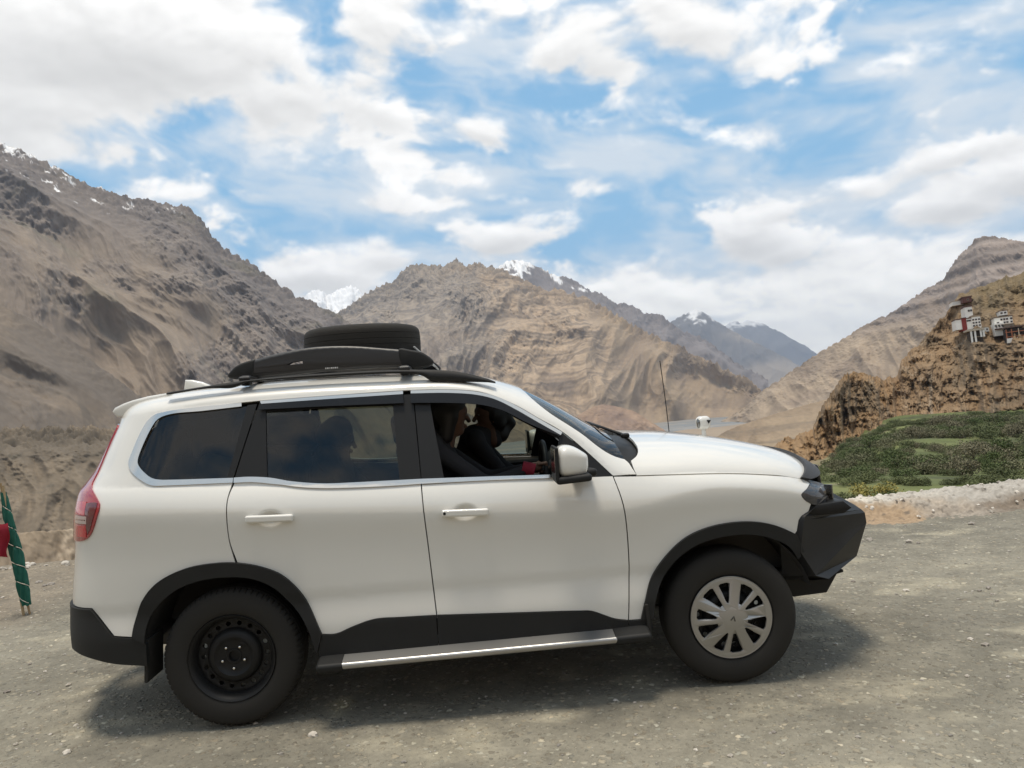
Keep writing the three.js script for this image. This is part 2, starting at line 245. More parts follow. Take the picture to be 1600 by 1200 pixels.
mountain('mountain', 'folded brown mountain with jagged top in the middle, above the car', {
  crest: far([[-20, -1], [-16.48, 0.9], [-13.24, 4], [-10.88, 5.79], [-9.45, 6.88], [-8.02, 7.75], [-6.57, 8.7], [-5.53, 8.89], [-4.37, 9.9], [-3.18, 10.1], [-1.77, 9.98], [-0.69, 10.38], [-0.1, 9.93], [0.86, 10.01], [1.57, 9.78], [2.97, 9.27], [5.28, 7.94], [7.16, 7.56], [9.01, 6.81], [12.6, 4.31], [16.15, 2.39], [19.16, 0.54], [20.61, -0.57], [21.61, -1.77], [22.6, -2.6]], (t) => 6300 - 1500 * Math.pow(t, 1.3)),
  nu: 860, nv: 420, base: -215, scale: 620, seed: 9, run: (u) => 1.75 - 0.95 * sstep(0.70, 0.86, u), spur: 0.40, gully: 0.16, rock: 0.06, jag: 0.13, lean: -0.2, bow: 1.12,
  color: ({ x, y, z, ny, v, u, a, f, S, rocky, fall }) => {
    const wx = fbm(x / 700, y / 500, z / 700, 4), n = fbm(x / 330 + 3, y / 260, z / 330, 5, 0.6), q = fbm(x / 36, y / 30, z / 36, 4, 0.65);
    const az = Math.atan2(x, -z) * 57.3, grey = sstep(3.2, -2.5, az + n * 6 - v * 2), smooth = sstep(8.0, 12.0, az + n * 5);
    const fold = y * 1.0 + x * 0.42 + 520 * wx + 190 * Math.sin(x / 240 + wx * 6), band = Math.sin(fold / 24) * 0.4 + Math.sin(fold / 10 + n * 4) * 0.35 + Math.sin(fold / 4.6 + n * 7) * 0.35;
    let c = mixc([0.145, 0.116, 0.088], [0.262, 0.205, 0.148], sstep(-0.55, 0.55, 0.6 * n + 0.62 * band * (1 - smooth)));
    c = mixc(c, mixc([0.128, 0.115, 0.104], [0.188, 0.165, 0.14], sstep(-0.5, 0.5, n + 0.6 * band)), grey * 0.85);
    c = mixc(c, mixc([0.235, 0.182, 0.124], [0.165, 0.13, 0.097], sstep(-0.2, 0.3, fall)), smooth * 0.9);
    c = mixc(c, [0.098, 0.08, 0.068], sstep(0.06, 0.24, fbm(x / 480 + 11, y / 420, z / 480, 5)) * 0.6 * (1 - smooth * 0.6) * sstep(0.75, 0.35, v));
    c = mulc(c, 1 + 0.34 * q * (1 - 0.4 * smooth) + 0.14 * band * (1 - smooth));
    return c;
  },
});
mountain('mountain', 'low reddish hill at the foot of the folded mountain, behind the windscreen', {
  crest: far([[-3, -8], [0.48, -6.2], [5.45, -3.4], [7.72, -1.65], [9.42, -1.0], [11.6, -1.6], [12.9, -2.5], [13.9, -3.2], [15, -4.2]], 3650),
  nu: 260, nv: 130, base: -225, scale: 130, seed: 10, run: 1.9, spur: 0.3, gully: 0.14, rock: 0.05, jag: 0.06,
  color: ({ x, y, z, f }) => { const n = fbm(x / 150, y / 80, z / 150, 5, 0.6), q = fbm(x / 22, y / 16, z / 22, 4, 0.65); return mulc(mixc(mixc([0.15, 0.108, 0.084], [0.23, 0.165, 0.118], sstep(-0.3, 0.3, n)), [0.1, 0.085, 0.07], sstep(0.1, 0.35, fbm(x / 120, y / 60, z / 120 + 9, 4)) * 0.7), 1 + 0.35 * q); },
});
mountain('mountain', 'mountain with banded cliffs at its top, right of the valley', {
  crest: far([[17.6, -2.9], [19.42, -2], [20.81, -0.81], [22.6, 0.29], [25.21, 1.87], [27.72, 3.17], [29.72, 4.04], [31.3, 5.12], [32.2, 5.5], [32.63, 5.82], [33.24, 6.78], [34, 7.42], [34.56, 7.97], [35.36, 8.04], [36.26, 7.66], [37.08, 7.45], [40.28, 7.92], [44, 8.2]], (t) => 4300 - 900 * t),
  nu: 460, nv: 280, base: -225, scale: 330, seed: 11, run: 1.8, spur: 0.34, gully: 0.12, rock: 0.05, jag: 0.07, lean: 0.15, crag: 0.04, rise: 0.9,
  shape: (v, a, b, y, d) => [d + (9 * Math.sin(y / 9 + noise(a * 2, 3) * 2) + 12 * Math.sin(y / 21 + noise(a * 2, 7) * 2)) * sstep(140, 260, y + 60 * noise(a * 1.5, 5)) * sstep(1.02, 0.96, v), y],
  color: ({ x, y, z, v, f }) => {
    const n = fbm(x / 200, y / 160, z / 200, 5, 0.6), q = fbm(x / 26, y / 22, z / 26, 4, 0.65), band = Math.sin(y / 9 + n * 2.4) * 0.5 + Math.sin(y / 23 + n) * 0.5;
    let c = mixc([0.18, 0.146, 0.112], [0.265, 0.215, 0.16], sstep(-0.35, 0.35, n));
    const top = sstep(150, 270, y + n * 90);
    c = mixc(c, mulc([0.150, 0.128, 0.118], 1 + 0.42 * band), top * 0.9);
    c = mixc(c, [0.15, 0.118, 0.09], sstep(0.1, 0.32, fbm(x / 260 + 5, y / 130, z / 260, 4)) * 0.6);
    return mulc(c, 1 + 0.3 * q);
  },
});
mountain('mountain', 'smooth tan slope between the river and the brown cliff', {
  crest: far([[9, -7], [12, -5.7], [14.76, -4.9], [17.07, -4.05], [18.46, -3.35], [21.12, -2.55], [24.97, -1.6], [29.39, -0.7], [36.58, 0.3]], (t) => 1500 + 900 * t),
  nu: 300, nv: 120, base: -222, scale: 160, seed: 12, run: 2.2, spur: 0.16, gully: 0.05, rock: 0.03, jag: 0.02, crag: 0.02,
  color: ({ x, y, z }) => { const n = fbm(x / 180, y / 60, z / 130, 5, 0.6), q = fbm(x / 12, y / 9, z / 12, 4, 0.65), st = fbm(x / 160 + z / 50, y / 14, 2, 4); return mulc(mixc(mixc([0.165, 0.128, 0.09], [0.225, 0.178, 0.125], sstep(-0.3, 0.3, n)), [0.12, 0.098, 0.075], sstep(0.05, 0.3, st) * 0.6), 1 + 0.3 * q); },
});
// the valley floor with its grey braided river bed
{
  const nu = 260, nv = 260, river = (x, z) => Math.abs(z + 4050 + 0.55 * (x - 1250) + 330 * Math.sin(x / 900)) / 260;
  const g = grid(nu, nv, (u, v) => { const x = lerp(-9000, 15000, u), z = lerp(3000, -26000, v); return [x, -210 + 6 * fbm(x / 1500, z / 1500, 1, 4), z]; },
    ([x, y, z]) => { const n = fbm(x / 700, z / 700, 3, 5, 0.6); return mulc(mixc([0.24, 0.195, 0.145], [0.17, 0.138, 0.105], sstep(-0.3, 0.3, n)), 1 + 0.2 * n); });
  structure('valley_floor', g, LAND, 'tan valley floor far below the road');
  const rv = grid(160, 40, (u, v) => { const x = lerp(-600, 3600, u), z = -4050 - 0.55 * (x - 1250) - 330 * Math.sin(x / 900) + lerp(-700, 700, v); return [x, -205.5 - 7 * sstep(0.7, 1, Math.abs(2 * v - 1) + 0.25 * noise(x / 300, v * 3)), z]; },
    ([x, y, z]) => mixc([0.17, 0.18, 0.178], [0.27, 0.245, 0.21], sstep(-0.1, 0.2, fbm(x / 420 + z / 900, z / 110, 4, 4))));
  structure('river', rv, vmat({ roughness: 0.55 }), 'grey braided river on the valley floor beyond the bonnet');
}
mountain('mountain', 'bare hillside above the road behind the viewer', {
  crest: [[95, 12, 130], [120, 17, 120], [150, 20, 110], [180, 19, 110], [210, 21, 115], [240, 19, 120], [268, 13, 130]],
  nu: 160, nv: 60, base: -1, scale: 30, seed: 13, run: 2.1, spur: 0.25, gully: 0.1, rock: 0.05, jag: 0.05,
  color: ({ x, y, z }) => { const n = fbm(x / 20, y / 14, z / 20, 5, 0.6); return mulc(mixc([0.17, 0.138, 0.105], [0.235, 0.192, 0.145], sstep(-0.3, 0.3, n)), 1 + 0.25 * n); },
});

// ------------------------------------------------------------------ the brown cliff, the fields below it, the road
function polyline(list) { const p = new THREE.CatmullRomCurve3(list.map(([a, e, d]) => new THREE.Vector3(...bearing(a, e, d))), false, 'catmullrom', 0.2); return p; }
const CLIFF = (() => {
  const cr = [[20.4, -5.0], [20.75, -4.8], [21.5, -4.52], [22.51, -4.11], [23.4, -3.9], [24.01, -3.69], [24.3, -2.9], [24.64, -2.3], [25.41, -1.24], [26.1, -0.25], [26.39, 0.05], [27.31, 0.12], [28.07, -0.25], [28.62, -0.45], [29.5, -0.3], [29.8, 0.5], [30.49, 1.41], [31.28, 1.97], [31.88, 2.67], [32.47, 3.31], [32.95, 4.09], [33.45, 4.56], [34.53, 4.91], [35.58, 5.18], [36.28, 5.4], [36.95, 5.58], [40.19, 6.43], [44, 7]];
  const crest = polyline(cr.map(([a, e], i) => [a, e, 338 + 110 * sstep(24, 34, a)])).getSpacedPoints(619);
  const footOf = curve([[20, -5.1], [21.6, -4.97], [24.7, -5.5], [27.01, -4.45], [29.96, -3.8], [32.92, -3.5], [36.39, -3.2], [40, -2.8], [45, -2.4]]);
  const nv = 400;
  const g = grid(620, nv, (u, v0, i) => {
    const c = crest[i], az = Math.atan2(c.x - EYE.x, EYE.z - c.z) * 180 / Math.PI, d = 318 + 14 * sstep(24, 34, az) + 6 * noise(az * 0.9, 4), f = bearing(az, footOf(az) - 0.3, d), v = v0 / 0.9;
    const top = v > 1 ? (v - 1) * 10 : 0, w = Math.min(1, v);
    const H = c.y - f[1], k = Math.pow(w, 0.75 + 0.35 * noise(az * 0.6, 9));
    let x = lerp(f[0], c.x, k), z = lerp(f[2], c.z, k), y = f[1] + H * w;
    const S = az * 5.6, n1 = ridged(S * 0.09, y * 0.022, 2, 3) - 0.5, n2 = ridged(S * 0.22 + noise(S * 0.1, y * 0.05) * 0.6, y * 0.035, 5, 4, 0.55) - 0.5, n3 = fbm(S * 0.5, y * 0.3, 7, 5, 0.62), n4 = Math.abs(noise(S * 0.3, y * 0.16, 12)) + 0.5 * Math.abs(noise(S * 0.7, y * 0.4, 3));
    const win = sstep(0, 0.08, w) * (v > 1 ? 0.2 : 0.3 + 0.7 * sstep(1, 0.86, w)), out = (n1 * 24 + n2 * 13 + n3 * 6 + n4 * 4 + 6 * (ridged(S * 0.06, y * 0.13, 21, 3) - 0.5)) * win * (1 - 0.4 * sstep(32, 33, az) * sstep(9, 17, y));
    y += (noise(S * 0.35, 3.3) * 2.0 + Math.abs(noise(S * 0.9, 8.1)) * 1.6 + n3 * 1.5) * sstep(0.6, 1, w);
    const dx = Math.sin(rad(az)), dz = -Math.cos(rad(az));
    return [x - dx * out + dx * top * 12, y - top * (4 + 5 * noise(S * 0.25, top * 2, 4)) + 1.6 * top * fbm(S * 0.6, top * 6, 2, 3), z - dz * out + dz * top * 12];
  }, ([x, y, z]) => {
    const az = Math.atan2(x - EYE.x, EYE.z - z) * 180 / Math.PI, n = fbm(x / 22, y / 14, z / 22, 5, 0.6), q = fbm(x / 3, y / 2.4, z / 3, 4, 0.65), m = fbm(x / 40 + 3, y / 26, z / 40, 3);
    let c = mixc([0.15, 0.104, 0.062], [0.215, 0.152, 0.092], sstep(-0.35, 0.35, n));
    c = mixc(c, [0.215, 0.142, 0.075], sstep(30.8, 28, az + 1.5 * n) * 0.8);
    c = mulc(c, 0.84);
    c = mixc(c, [0.085, 0.066, 0.044], sstep(0.06, 0.28, m) * 0.7);
    c = mixc(c, [0.10, 0.086, 0.05], sstep(22, 38, y + 14 * n) * sstep(31, 35, az) * 0.6);
    c = mixc(c, [0.20, 0.16, 0.115], sstep(0.16, 0.36, fbm(x / 9, y / 5 + 8, z / 9, 4)) * 0.55);
    c = mixc(c, [0.22, 0.2, 0.17], sstep(0.16, 0.03, Math.abs(az - 31.35 + 0.12 * n)) * sstep(2, -4, y) * 0.5);
    return mulc(c, 1 + 0.42 * q);
  });
  return structure('cliff', g, LAND, 'rugged orange brown cliff that carries the white monastery houses');
})();
const fieldY = (x, z) => { const d = Math.hypot(x - EYE.x, z - EYE.z), az = Math.atan2(x - EYE.x, EYE.z - z) * 180 / Math.PI; return -5.6 - 0.0375 * d - 12.5 * sstep(30, 23.5, az) * sstep(60, 280, d) - 12 * sstep(20, 8, az) + 1.6 * fbm(x / 46, z / 46, 2, 4) + 4 * sstep(315, 350, d) + 0.25 * Math.sin(d / 5); };
{
  const g = grid(420, 420, (u, v) => { const az = lerp(8, 50, u), d = 9 + 330 * Math.pow(v, 1.25), x = EYE.x + d * Math.sin(rad(az)), z = EYE.z - d * Math.cos(rad(az)); return [x, lerp(fieldY(x, z), -3.2, sstep(28, 9, d)), z]; },
    ([x, y, z]) => {
      const n = fbm(x / 26, z / 26, 4, 4, 0.6), q = fbm(x / 2.2, y, z / 2.2, 3, 0.6), d = Math.hypot(x, z), az = Math.atan2(x - EYE.x, EYE.z - z) * 57.3;
      let c = mixc([0.058, 0.075, 0.024], [0.098, 0.112, 0.038], sstep(-0.3, 0.3, n));
      c = mixc(c, [0.135, 0.11, 0.075], sstep(0.22, 0.36, fbm(x / 17 + 8, z / 9, 1, 4)) * 0.85);
      c = mixc(c, [0.024, 0.028, 0.014], sstep(0.05, 0.3, fbm(x / 12 + 40, z / 12, 1, 4)) * 0.6);
      c = mixc(c, [0.15, 0.118, 0.08], sstep(26.0, 24, az + 2 * n) * sstep(120, 190, d));
      c = mixc(c, [0.1, 0.08, 0.06], sstep(26, 12, d));
      return mulc(c, 1 + 0.5 * q);
    });
  structure('field', g, LAND, 'green terraced field below the road');
}
// bushes: leafy clumps over a few stems
{
  const R = rng(5);
  const variants = [0, 1, 2, 3, 4].map(() => {
    const lobes = Array.from({ length: 7 }, () => { const a = R() * 6.28, r = 0.62 * Math.sqrt(R()); return [r * Math.cos(a), 0.22 + 0.34 * R(), r * Math.sin(a), 0.26 + 0.2 * R()]; });
    const pos = [];
    for (let k = 0; k < 1300; k++) {
      const l = lobes[Math.floor(R() * 7)], th = R() * 6.28, ph = Math.acos(2 * R() - 1), rr = l[3] * Math.pow(R(), 0.4);
      const p = new THREE.Vector3(l[0] + rr * Math.sin(ph) * Math.cos(th), Math.max(0.02, l[1] + rr * 0.95 * Math.cos(ph)), l[2] + rr * Math.sin(ph) * Math.sin(th)), s = 0.028 + 0.04 * R();
      const e1 = new THREE.Vector3(R() - 0.5, R() - 0.2, R() - 0.5).normalize(), e2 = new THREE.Vector3(R() - 0.5, R() - 0.5, R() - 0.5).cross(e1).normalize();
      pos.push(p.x - e2.x * s * 0.5, p.y - e2.y * s * 0.5, p.z - e2.z * s * 0.5, p.x + e2.x * s * 0.5, p.y + e2.y * s * 0.5, p.z + e2.z * s * 0.5, p.x + e1.x * s * 2, p.y + e1.y * s * 2, p.z + e1.z * s * 2);
    }
    const g = new THREE.BufferGeometry(); g.setAttribute('position', new THREE.Float32BufferAttribute(pos, 3)); g.computeVertexNormals();
    const stems = merge(lobes.slice(0, 5).map((l) => { const s = new THREE.CylinderGeometry(0.012, 0.03, Math.hypot(...l.slice(0, 3)), 5); s.translate(0, Math.hypot(...l.slice(0, 3)) / 2, 0); s.applyQuaternion(new THREE.Quaternion().setFromUnitVectors(new THREE.Vector3(0, 1, 0), new THREE.Vector3(l[0], l[1], l[2]).normalize())); return s; }));
    return [g, stems];
  });
  const leaf = [[0.10, 0.115, 0.05], [0.14, 0.138, 0.076], [0.085, 0.112, 0.04], [0.16, 0.146, 0.09]].map((c) => mat(...c, { roughness: 1, side: THREE.DoubleSide })), ochre = mat(0.26, 0.22, 0.06, { roughness: 1, side: THREE.DoubleSide }), bark = mat(0.1, 0.08, 0.06, { roughness: 1 });
  const place = (x, z, s, h, k, m, label, group) => {
    const o = thing('bush', label, 'bush', [x, fieldY(x, z) - 0.1, z], group);
    mesh('foliage', variants[k][0], m, o); mesh('stem', variants[k][1], bark, o);
    o.scale.set(s, h, s * (0.8 + 0.4 * R())); o.rotation.y = R() * 6.28;
  };
  let n = 0;
  for (let k = 0; k < 5000 && n < 298; k++) {
    const az = 23.6 + 16 * R(), d = 52 + 260 * Math.pow(R(), 0.65), x = EYE.x + d * Math.sin(rad(az)), z = EYE.z - d * Math.cos(rad(az));
    const den = noise(x / 34 + 3, z / 24) + 0.5 * noise(x / 11, z / 11) + 0.35 * sstep(230, 110, d) - 0.9 * sstep(25.5, 23.8, az) - 0.3 * sstep(100, 70, d);
    if (den < 0.12 || (az < 25.2 && d > 200)) continue;
    const s = (1.1 + 1.3 * R()) * (0.7 + d / 420);
    place(x, z, s * 1.25, s * (0.85 + 0.4 * R()), Math.floor(R() * 5), leaf[Math.floor(R() * 4)], 'green bush among many on the terraced field below the cliff', 'bushes on the field below the cliff'); n++;
  }
  // the low scrub between them
  {
    const N = 560, scrub = new THREE.InstancedMesh(variants[1][0], mat(1, 1, 1, { roughness: 1, side: THREE.DoubleSide }), N), M = new THREE.Matrix4(), Q = new THREE.Quaternion(), C = new THREE.Color(); let k = 0;
    for (let tries = 0; tries < 20000 && k < N; tries++) {
      const az = 24 + 16 * R(), d = 32 + 300 * Math.pow(R(), 0.6), x = EYE.x + d * Math.sin(rad(az)), z = EYE.z - d * Math.cos(rad(az));
      if (noise(x / 30 + 13, z / 18) + 0.5 * noise(x / 9, z / 9) < -0.02 || (az < 25.4 && d > 190)) continue;
      const s = (0.6 + 0.9 * R()) * (0.8 + d / 400); Q.setFromEuler(new THREE.Euler(0, R() * 6.28, 0)); M.compose(new THREE.Vector3(x, fieldY(x, z) - 0.1, z), Q, new THREE.Vector3(s * 1.5, s * 0.8, s * 1.4)); scrub.setMatrixAt(k, M);
      const t = 0.7 + 0.6 * R(); C.setRGB(0.105 * t, 0.12 * t, 0.05 * t); scrub.setColorAt(k++, C);
    }
    scrub.count = k; scrub.name = 'shrubbery'; scrub.castShadow = scrub.receiveShadow = true; tag(scrub, 'low green scrub covering the field between the bushes', null, null, 'stuff'); scene.add(scrub);
  }
  const [ox, , oz] = bearing(27.6, 0, 66); place(ox, oz, 2.6, 1.5, 2, ochre, 'yellowish bush just beyond the white gravel bank, in front of the green ones', undefined);
}
// road surface: crushed stone pressed into grey brown dust
const STONE = (() => { const R = rng(9); return [0, 1, 2, 3].map(() => { const g = mergeVertices(new THREE.IcosahedronGeometry(1, 1).deleteAttribute('normal').deleteAttribute('uv')), p = g.attributes.position; for (let i = 0; i < p.count; i++) { const s = 0.72 + 0.5 * R(); p.setXYZ(i, p.getX(i) * s, p.getY(i) * s * 0.62, p.getZ(i) * s * 0.8); } const q = g.toNonIndexed(); q.computeVertexNormals(); return q; }); })();
const roadEdge = (x) => -4.75 + 0.22 * noise(x * 0.6, 3) + 0.08 * noise(x * 2.3, 8) + 0.35 * sstep(-2, -9, x);
const roadY = (x, z) => {
  const flat = Math.min(1, Math.min(...[[0, 0.8], [2.75, 0.8], [0, -0.8], [2.75, -0.8]].map(([a, b]) => Math.hypot(x - a, z - b))) / 0.5);
  return (0.05 * fbm(x * 0.5, z * 0.7, 5, 3) * sstep(0.6, 3, Math.abs(z) + 0.5 * Math.max(0, Math.abs(x - 1.4) - 2)) + 0.012 * fbm(x * 2.5, z * 2.5, 1, 3) + 0.009 * fbm(x * 13, z * 13, 2, 2)) * (0.3 + 0.7 * flat) - 0.004;
};
{
  const S = 1024, h = new Float32Array(S * S), c = [0, 1, 2].map(() => new Float32Array(S * S)), R = rng(31);
  const wn = (u, v, f, s) => { const x = u * f, y = v * f, X = Math.floor(x), Y = Math.floor(y), a = x - X, b = y - Y, w = (t) => t * t * (3 - 2 * t), q = (i, j) => PERM[(PERM[(i % f + s) & 255] + (j % f)) & 255] / 255; return lerp(lerp(q(X, Y), q(X + 1, Y), w(a)), lerp(q(X, Y + 1), q(X + 1, Y + 1), w(a)), w(b)); };
  for (let j = 0; j < S; j++) for (let i = 0; i < S; i++) { const u = i / S, v = j / S, n = 0.4 * wn(u, v, 12, 3) + 0.3 * wn(u, v, 40, 9) + 0.3 * wn(u, v, 150, 21), k = j * S + i; h[k] = 0.25 + 0.25 * n; const t = 0.50 + 0.22 * (n - 0.5) + 0.08 * (R() - 0.5); c[0][k] = t; c[1][k] = t * 0.97; c[2][k] = t * 0.92; }
  for (let k = 0; k < 17000; k++) {
    const x0 = R() * S, y0 = R() * S, r = 0.8 + 6.5 * Math.pow(R(), 5.5), sq = 0.6 + 0.4 * R(), an = R() * 3.14, ca = Math.cos(an), sa = Math.sin(an), t = 0.42 + 0.24 * R() + (R() < 0.10 ? 0.16 : 0), warm = 0.9 + 0.12 * R(), ch = 0.35 + 0.6 * R(), corner = R() * 6;
    for (let j = -Math.ceil(r); j <= r; j++) for (let i = -Math.ceil(r); i <= r; i++) {
      const u = (ca * i + sa * j) / r, v = (-sa * i + ca * j) / (r * sq), th = Math.atan2(v, u), d = Math.hypot(u, v) * (1 + 0.16 * Math.sin(3 * th + corner) + 0.08 * Math.sin(5 * th));
      if (d > 1) continue;
      const q = ((Math.floor(y0 + j) + S) % S) * S + (Math.floor(x0 + i) + S) % S;
      h[q] = Math.max(h[q], 0.45 + ch * 0.5 * Math.sqrt(1 - d * d)); c[0][q] = t; c[1][q] = t * (0.5 + 0.5 * warm) * 0.985; c[2][q] = t * warm * 0.95;
    }
  }
  const at = (u, v) => (Math.floor(v * S) % S) * S + Math.floor(u * S) % S;
  const map = tex(S, (u, v) => { const k = at(u, v); return [c[0][k], c[1][k], c[2][k]].map((q) => Math.pow(q, 1 / 1.35)); }, true), bump = tex(S, (u, v) => h[at(u, v)]);
  const m = vmat({ roughness: 1, map, bumpMap: bump, bumpScale: 0.014 });
  const nx = 560, nz = 380;
  const g = grid(nx, nz, (u, v) => {
    const x = lerp(-11, 17, u), t = Math.pow(v, 0.9), z = lerp(9, roadEdge(x) - 0.02, t);
    return [x, roadY(x, z), z];
  }, ([x, y, z]) => {
    const n = fbm(x * 0.55, z * 0.9, 3, 4, 0.55), p = fbm(x * 1.3 + 9, z * 2.2, 7, 4, 0.6), tr = Math.exp(-(((z - 2.0 + 0.06 * x + 0.25 * noise(x * 0.25, 5)) / 0.34) ** 2)) + Math.exp(-(((z - 0.55 + 0.05 * x) / 0.3) ** 2)) * sstep(3, 4.2, Math.abs(x - 1.4)) + 0.7 * Math.exp(-(((z + 1.2 - 0.1 * noise(x * 0.4, 9)) / 0.4) ** 2));
    let q = mixc([0.475, 0.46, 0.39], [0.71, 0.685, 0.58], sstep(-0.35, 0.45, n + 0.45 * tr));
    q = mixc(q, [1.0, 0.95, 0.77], sstep(0.06, 0.34, p) * 0.75);
    q = mixc(q, [0.47, 0.455, 0.395], sstep(0.1, 0.4, fbm(x * 0.8, z * 1.4, 11, 3)) * 0.4);
    q = mixc(q, [0.62, 0.53, 0.42], sstep(-2.2, -3.2, x) * sstep(-1, -2, z) * 0.7);
    return q;
  });
  const p = g.attributes.position, uv = new Float32Array(p.count * 2);
  for (let i = 0; i < p.count; i++) { const x = p.getX(i), z = p.getZ(i); uv[2 * i] = x / 2.6 + 0.03 * z; uv[2 * i + 1] = z / 2.6 - 0.02 * x; }
  g.setAttribute('uv', new THREE.BufferAttribute(uv, 2));
  const road = structure('road', g, m, 'stony dirt road the car stands on');
  // below the edge the slope falls away
  const sl = grid(220, 60, (u, v) => { const x = lerp(-60, 70, u), e = Math.abs(x) < 17 ? roadEdge(x) : -4.7, k = v * v; return [x, -0.03 - 46 * k - 0.35 * sstep(0, 0.05, v) + (v > 0 ? 1.4 * fbm(x / 5, v * 12, 3, 4) * sstep(0, 0.3, v) : 0), e - 42 * k - 0.3 * v]; },
    ([x, y, z]) => mulc(mixc([0.10, 0.085, 0.066], [0.14, 0.118, 0.092], sstep(-0.3, 0.3, fbm(x / 4, y / 4, z / 4, 4))), 1));
  structure('slope', sl, LAND, 'steep earth slope falling away below the road edge');
  for (const [x0, x1] of [[-60, -11], [17, 70]]) structure('verge', grid(30, 30, (u, v) => [lerp(x0, x1, u), -0.03 + 0.05 * noise(u * 20, v * 12), lerp(9, -4.7, v)], () => [0.16, 0.145, 0.12]), LAND, 'plain ground continuing the road');
  structure('verge', grid(40, 30, (u, v) => [lerp(-60, 70, u), -0.02 + 0.06 * noise(u * 30, v * 12), lerp(60, 9, v)], () => [0.16, 0.145, 0.12]), LAND, 'plain ground continuing the road');
  // loose stones: the larger ones singly, the grit as one mass
  const grey = [[0.30, 0.27, 0.235], [0.38, 0.345, 0.295], [0.235, 0.21, 0.185], [0.52, 0.48, 0.42]].map((k) => mat(...k, { roughness: 1 }));
  const spot = (zmax) => { for (;;) { const z = lerp(-4.5, zmax, Math.pow(R(), 0.8)), x = lerp(-6, 9.5, R()); if (!(x > -0.9 && x < 3.5 && z < 1.0 && z > -1)) return [x, z]; } };
  for (let k = 0; k < 245; k++) {
    const [x, z] = spot(2.4), s = 0.013 + 0.02 * Math.pow(R(), 2) * (z < -1 ? 1.7 : 1), o = mesh('stone', STONE[k % 4], grey[Math.floor(R() * 4)], road);
    o.position.set(x, roadY(x, z) + s * 0.12, z); o.scale.setScalar(s); o.rotation.y = R() * 6.28;
  }
  for (let k = 0; k < 46; k++) {                                   // pale stones along the left edge
    const x = lerp(-6.4, -2.6, R()), s = 0.02 + 0.035 * R(), z = roadEdge(x) + 0.04 + 0.25 * R(), o = mesh('stone', STONE[k % 4], grey[R() < 0.6 ? 3 : 1], road);
    o.position.set(x, roadY(x, z) + s * 0.2, z); o.scale.setScalar(s); o.rotation.y = R() * 6.28;
  }
  const N = 5600, grit = new THREE.InstancedMesh(STONE[0], mat(1, 1, 1, { roughness: 1 }), N), M = new THREE.Matrix4(), Q = new THREE.Quaternion(), C = new THREE.Color();
  for (let k = 0; k < N; k++) {
    const z = lerp(-4.6, 3.2, R()), x = lerp(-6, 10, R()), s = 0.0035 + 0.011 * Math.pow(R(), 3);
    Q.setFromEuler(new THREE.Euler(0, R() * 6.28, 0)); M.compose(new THREE.Vector3(x, roadY(x, z) + s * 0.1, z), Q, new THREE.Vector3(s, s * 0.8, s)); grit.setMatrixAt(k, M);
    const t = 0.2 + 0.2 * R() + (R() < 0.12 ? 0.16 : 0); C.setRGB(t, t * 0.92, t * 0.81); grit.setColorAt(k, C);
  }
  grit.name = 'gravel'; grit.castShadow = grit.receiveShadow = true; tag(grit, 'fine loose gravel over the road', null, null, 'stuff'); scene.add(grit);
}
// the bank of pale gravel on the right
{
  const mid = (x) => -3.95 - 0.05 * (x - 6) + 0.12 * noise(x * 0.9, 2), top = (x) => 0.20 * sstep(3.6, 5.4, x) * (1 + 0.16 * noise(x * 1.1, 6)) + 0.02 * Math.max(0, x - 6);
  const g = grid(520, 110, (u, v) => {
    const x = lerp(3.4, 16, u), w = lerp(-0.9, 0.75, v), k = Math.exp(-Math.pow(Math.abs(w) / 0.42, 2.4));
    return [x, -0.03 + top(x) * k + (0.07 * fbm(x * 2.2, w * 3, 3, 3) + 0.05 * (Math.abs(noise(x * 11, w * 11)) + Math.abs(noise(x * 23, w * 23)) * 0.5 - 0.3)) * sstep(0.95, 0.5, Math.abs(w)), mid(x) + w];
  }, ([x, y, z]) => {
    const n = fbm(x * 1.6, z * 2, 4, 4, 0.6), q = noise(x * 14, y * 14, z * 14), w = z - mid(x);
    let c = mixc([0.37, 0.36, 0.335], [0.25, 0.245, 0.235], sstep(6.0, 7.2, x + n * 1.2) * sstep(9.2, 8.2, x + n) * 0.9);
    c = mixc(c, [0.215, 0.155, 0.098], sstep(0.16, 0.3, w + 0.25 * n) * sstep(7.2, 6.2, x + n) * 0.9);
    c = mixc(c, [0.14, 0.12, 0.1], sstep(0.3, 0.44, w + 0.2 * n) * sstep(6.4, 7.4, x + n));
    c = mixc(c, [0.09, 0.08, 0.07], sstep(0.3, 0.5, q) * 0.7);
    return mulc(c, 1 + 0.3 * noise(x * 31, y * 31, z * 31));
  });
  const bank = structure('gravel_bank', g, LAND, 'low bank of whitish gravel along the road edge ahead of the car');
  const R = rng(12), pale = mat(0.62, 0.57, 0.5, { roughness: 1 }), dark = mat(0.3, 0.27, 0.24, { roughness: 1 });
  for (let k = 0; k < 120; k++) { const x = 4.3 + 7 * R(), w = -0.35 + 0.9 * R(), s = 0.018 + 0.03 * R() * R(), o = mesh('stone', STONE[k % 4], R() < 0.75 ? pale : dark, bank); o.position.set(x, -0.03 + top(x) * Math.exp(-Math.pow(Math.abs(w) / 0.42, 2.4)) + 0.01, mid(x) + w); o.scale.setScalar(s); o.rotation.set(R(), R() * 6, R()); }
}

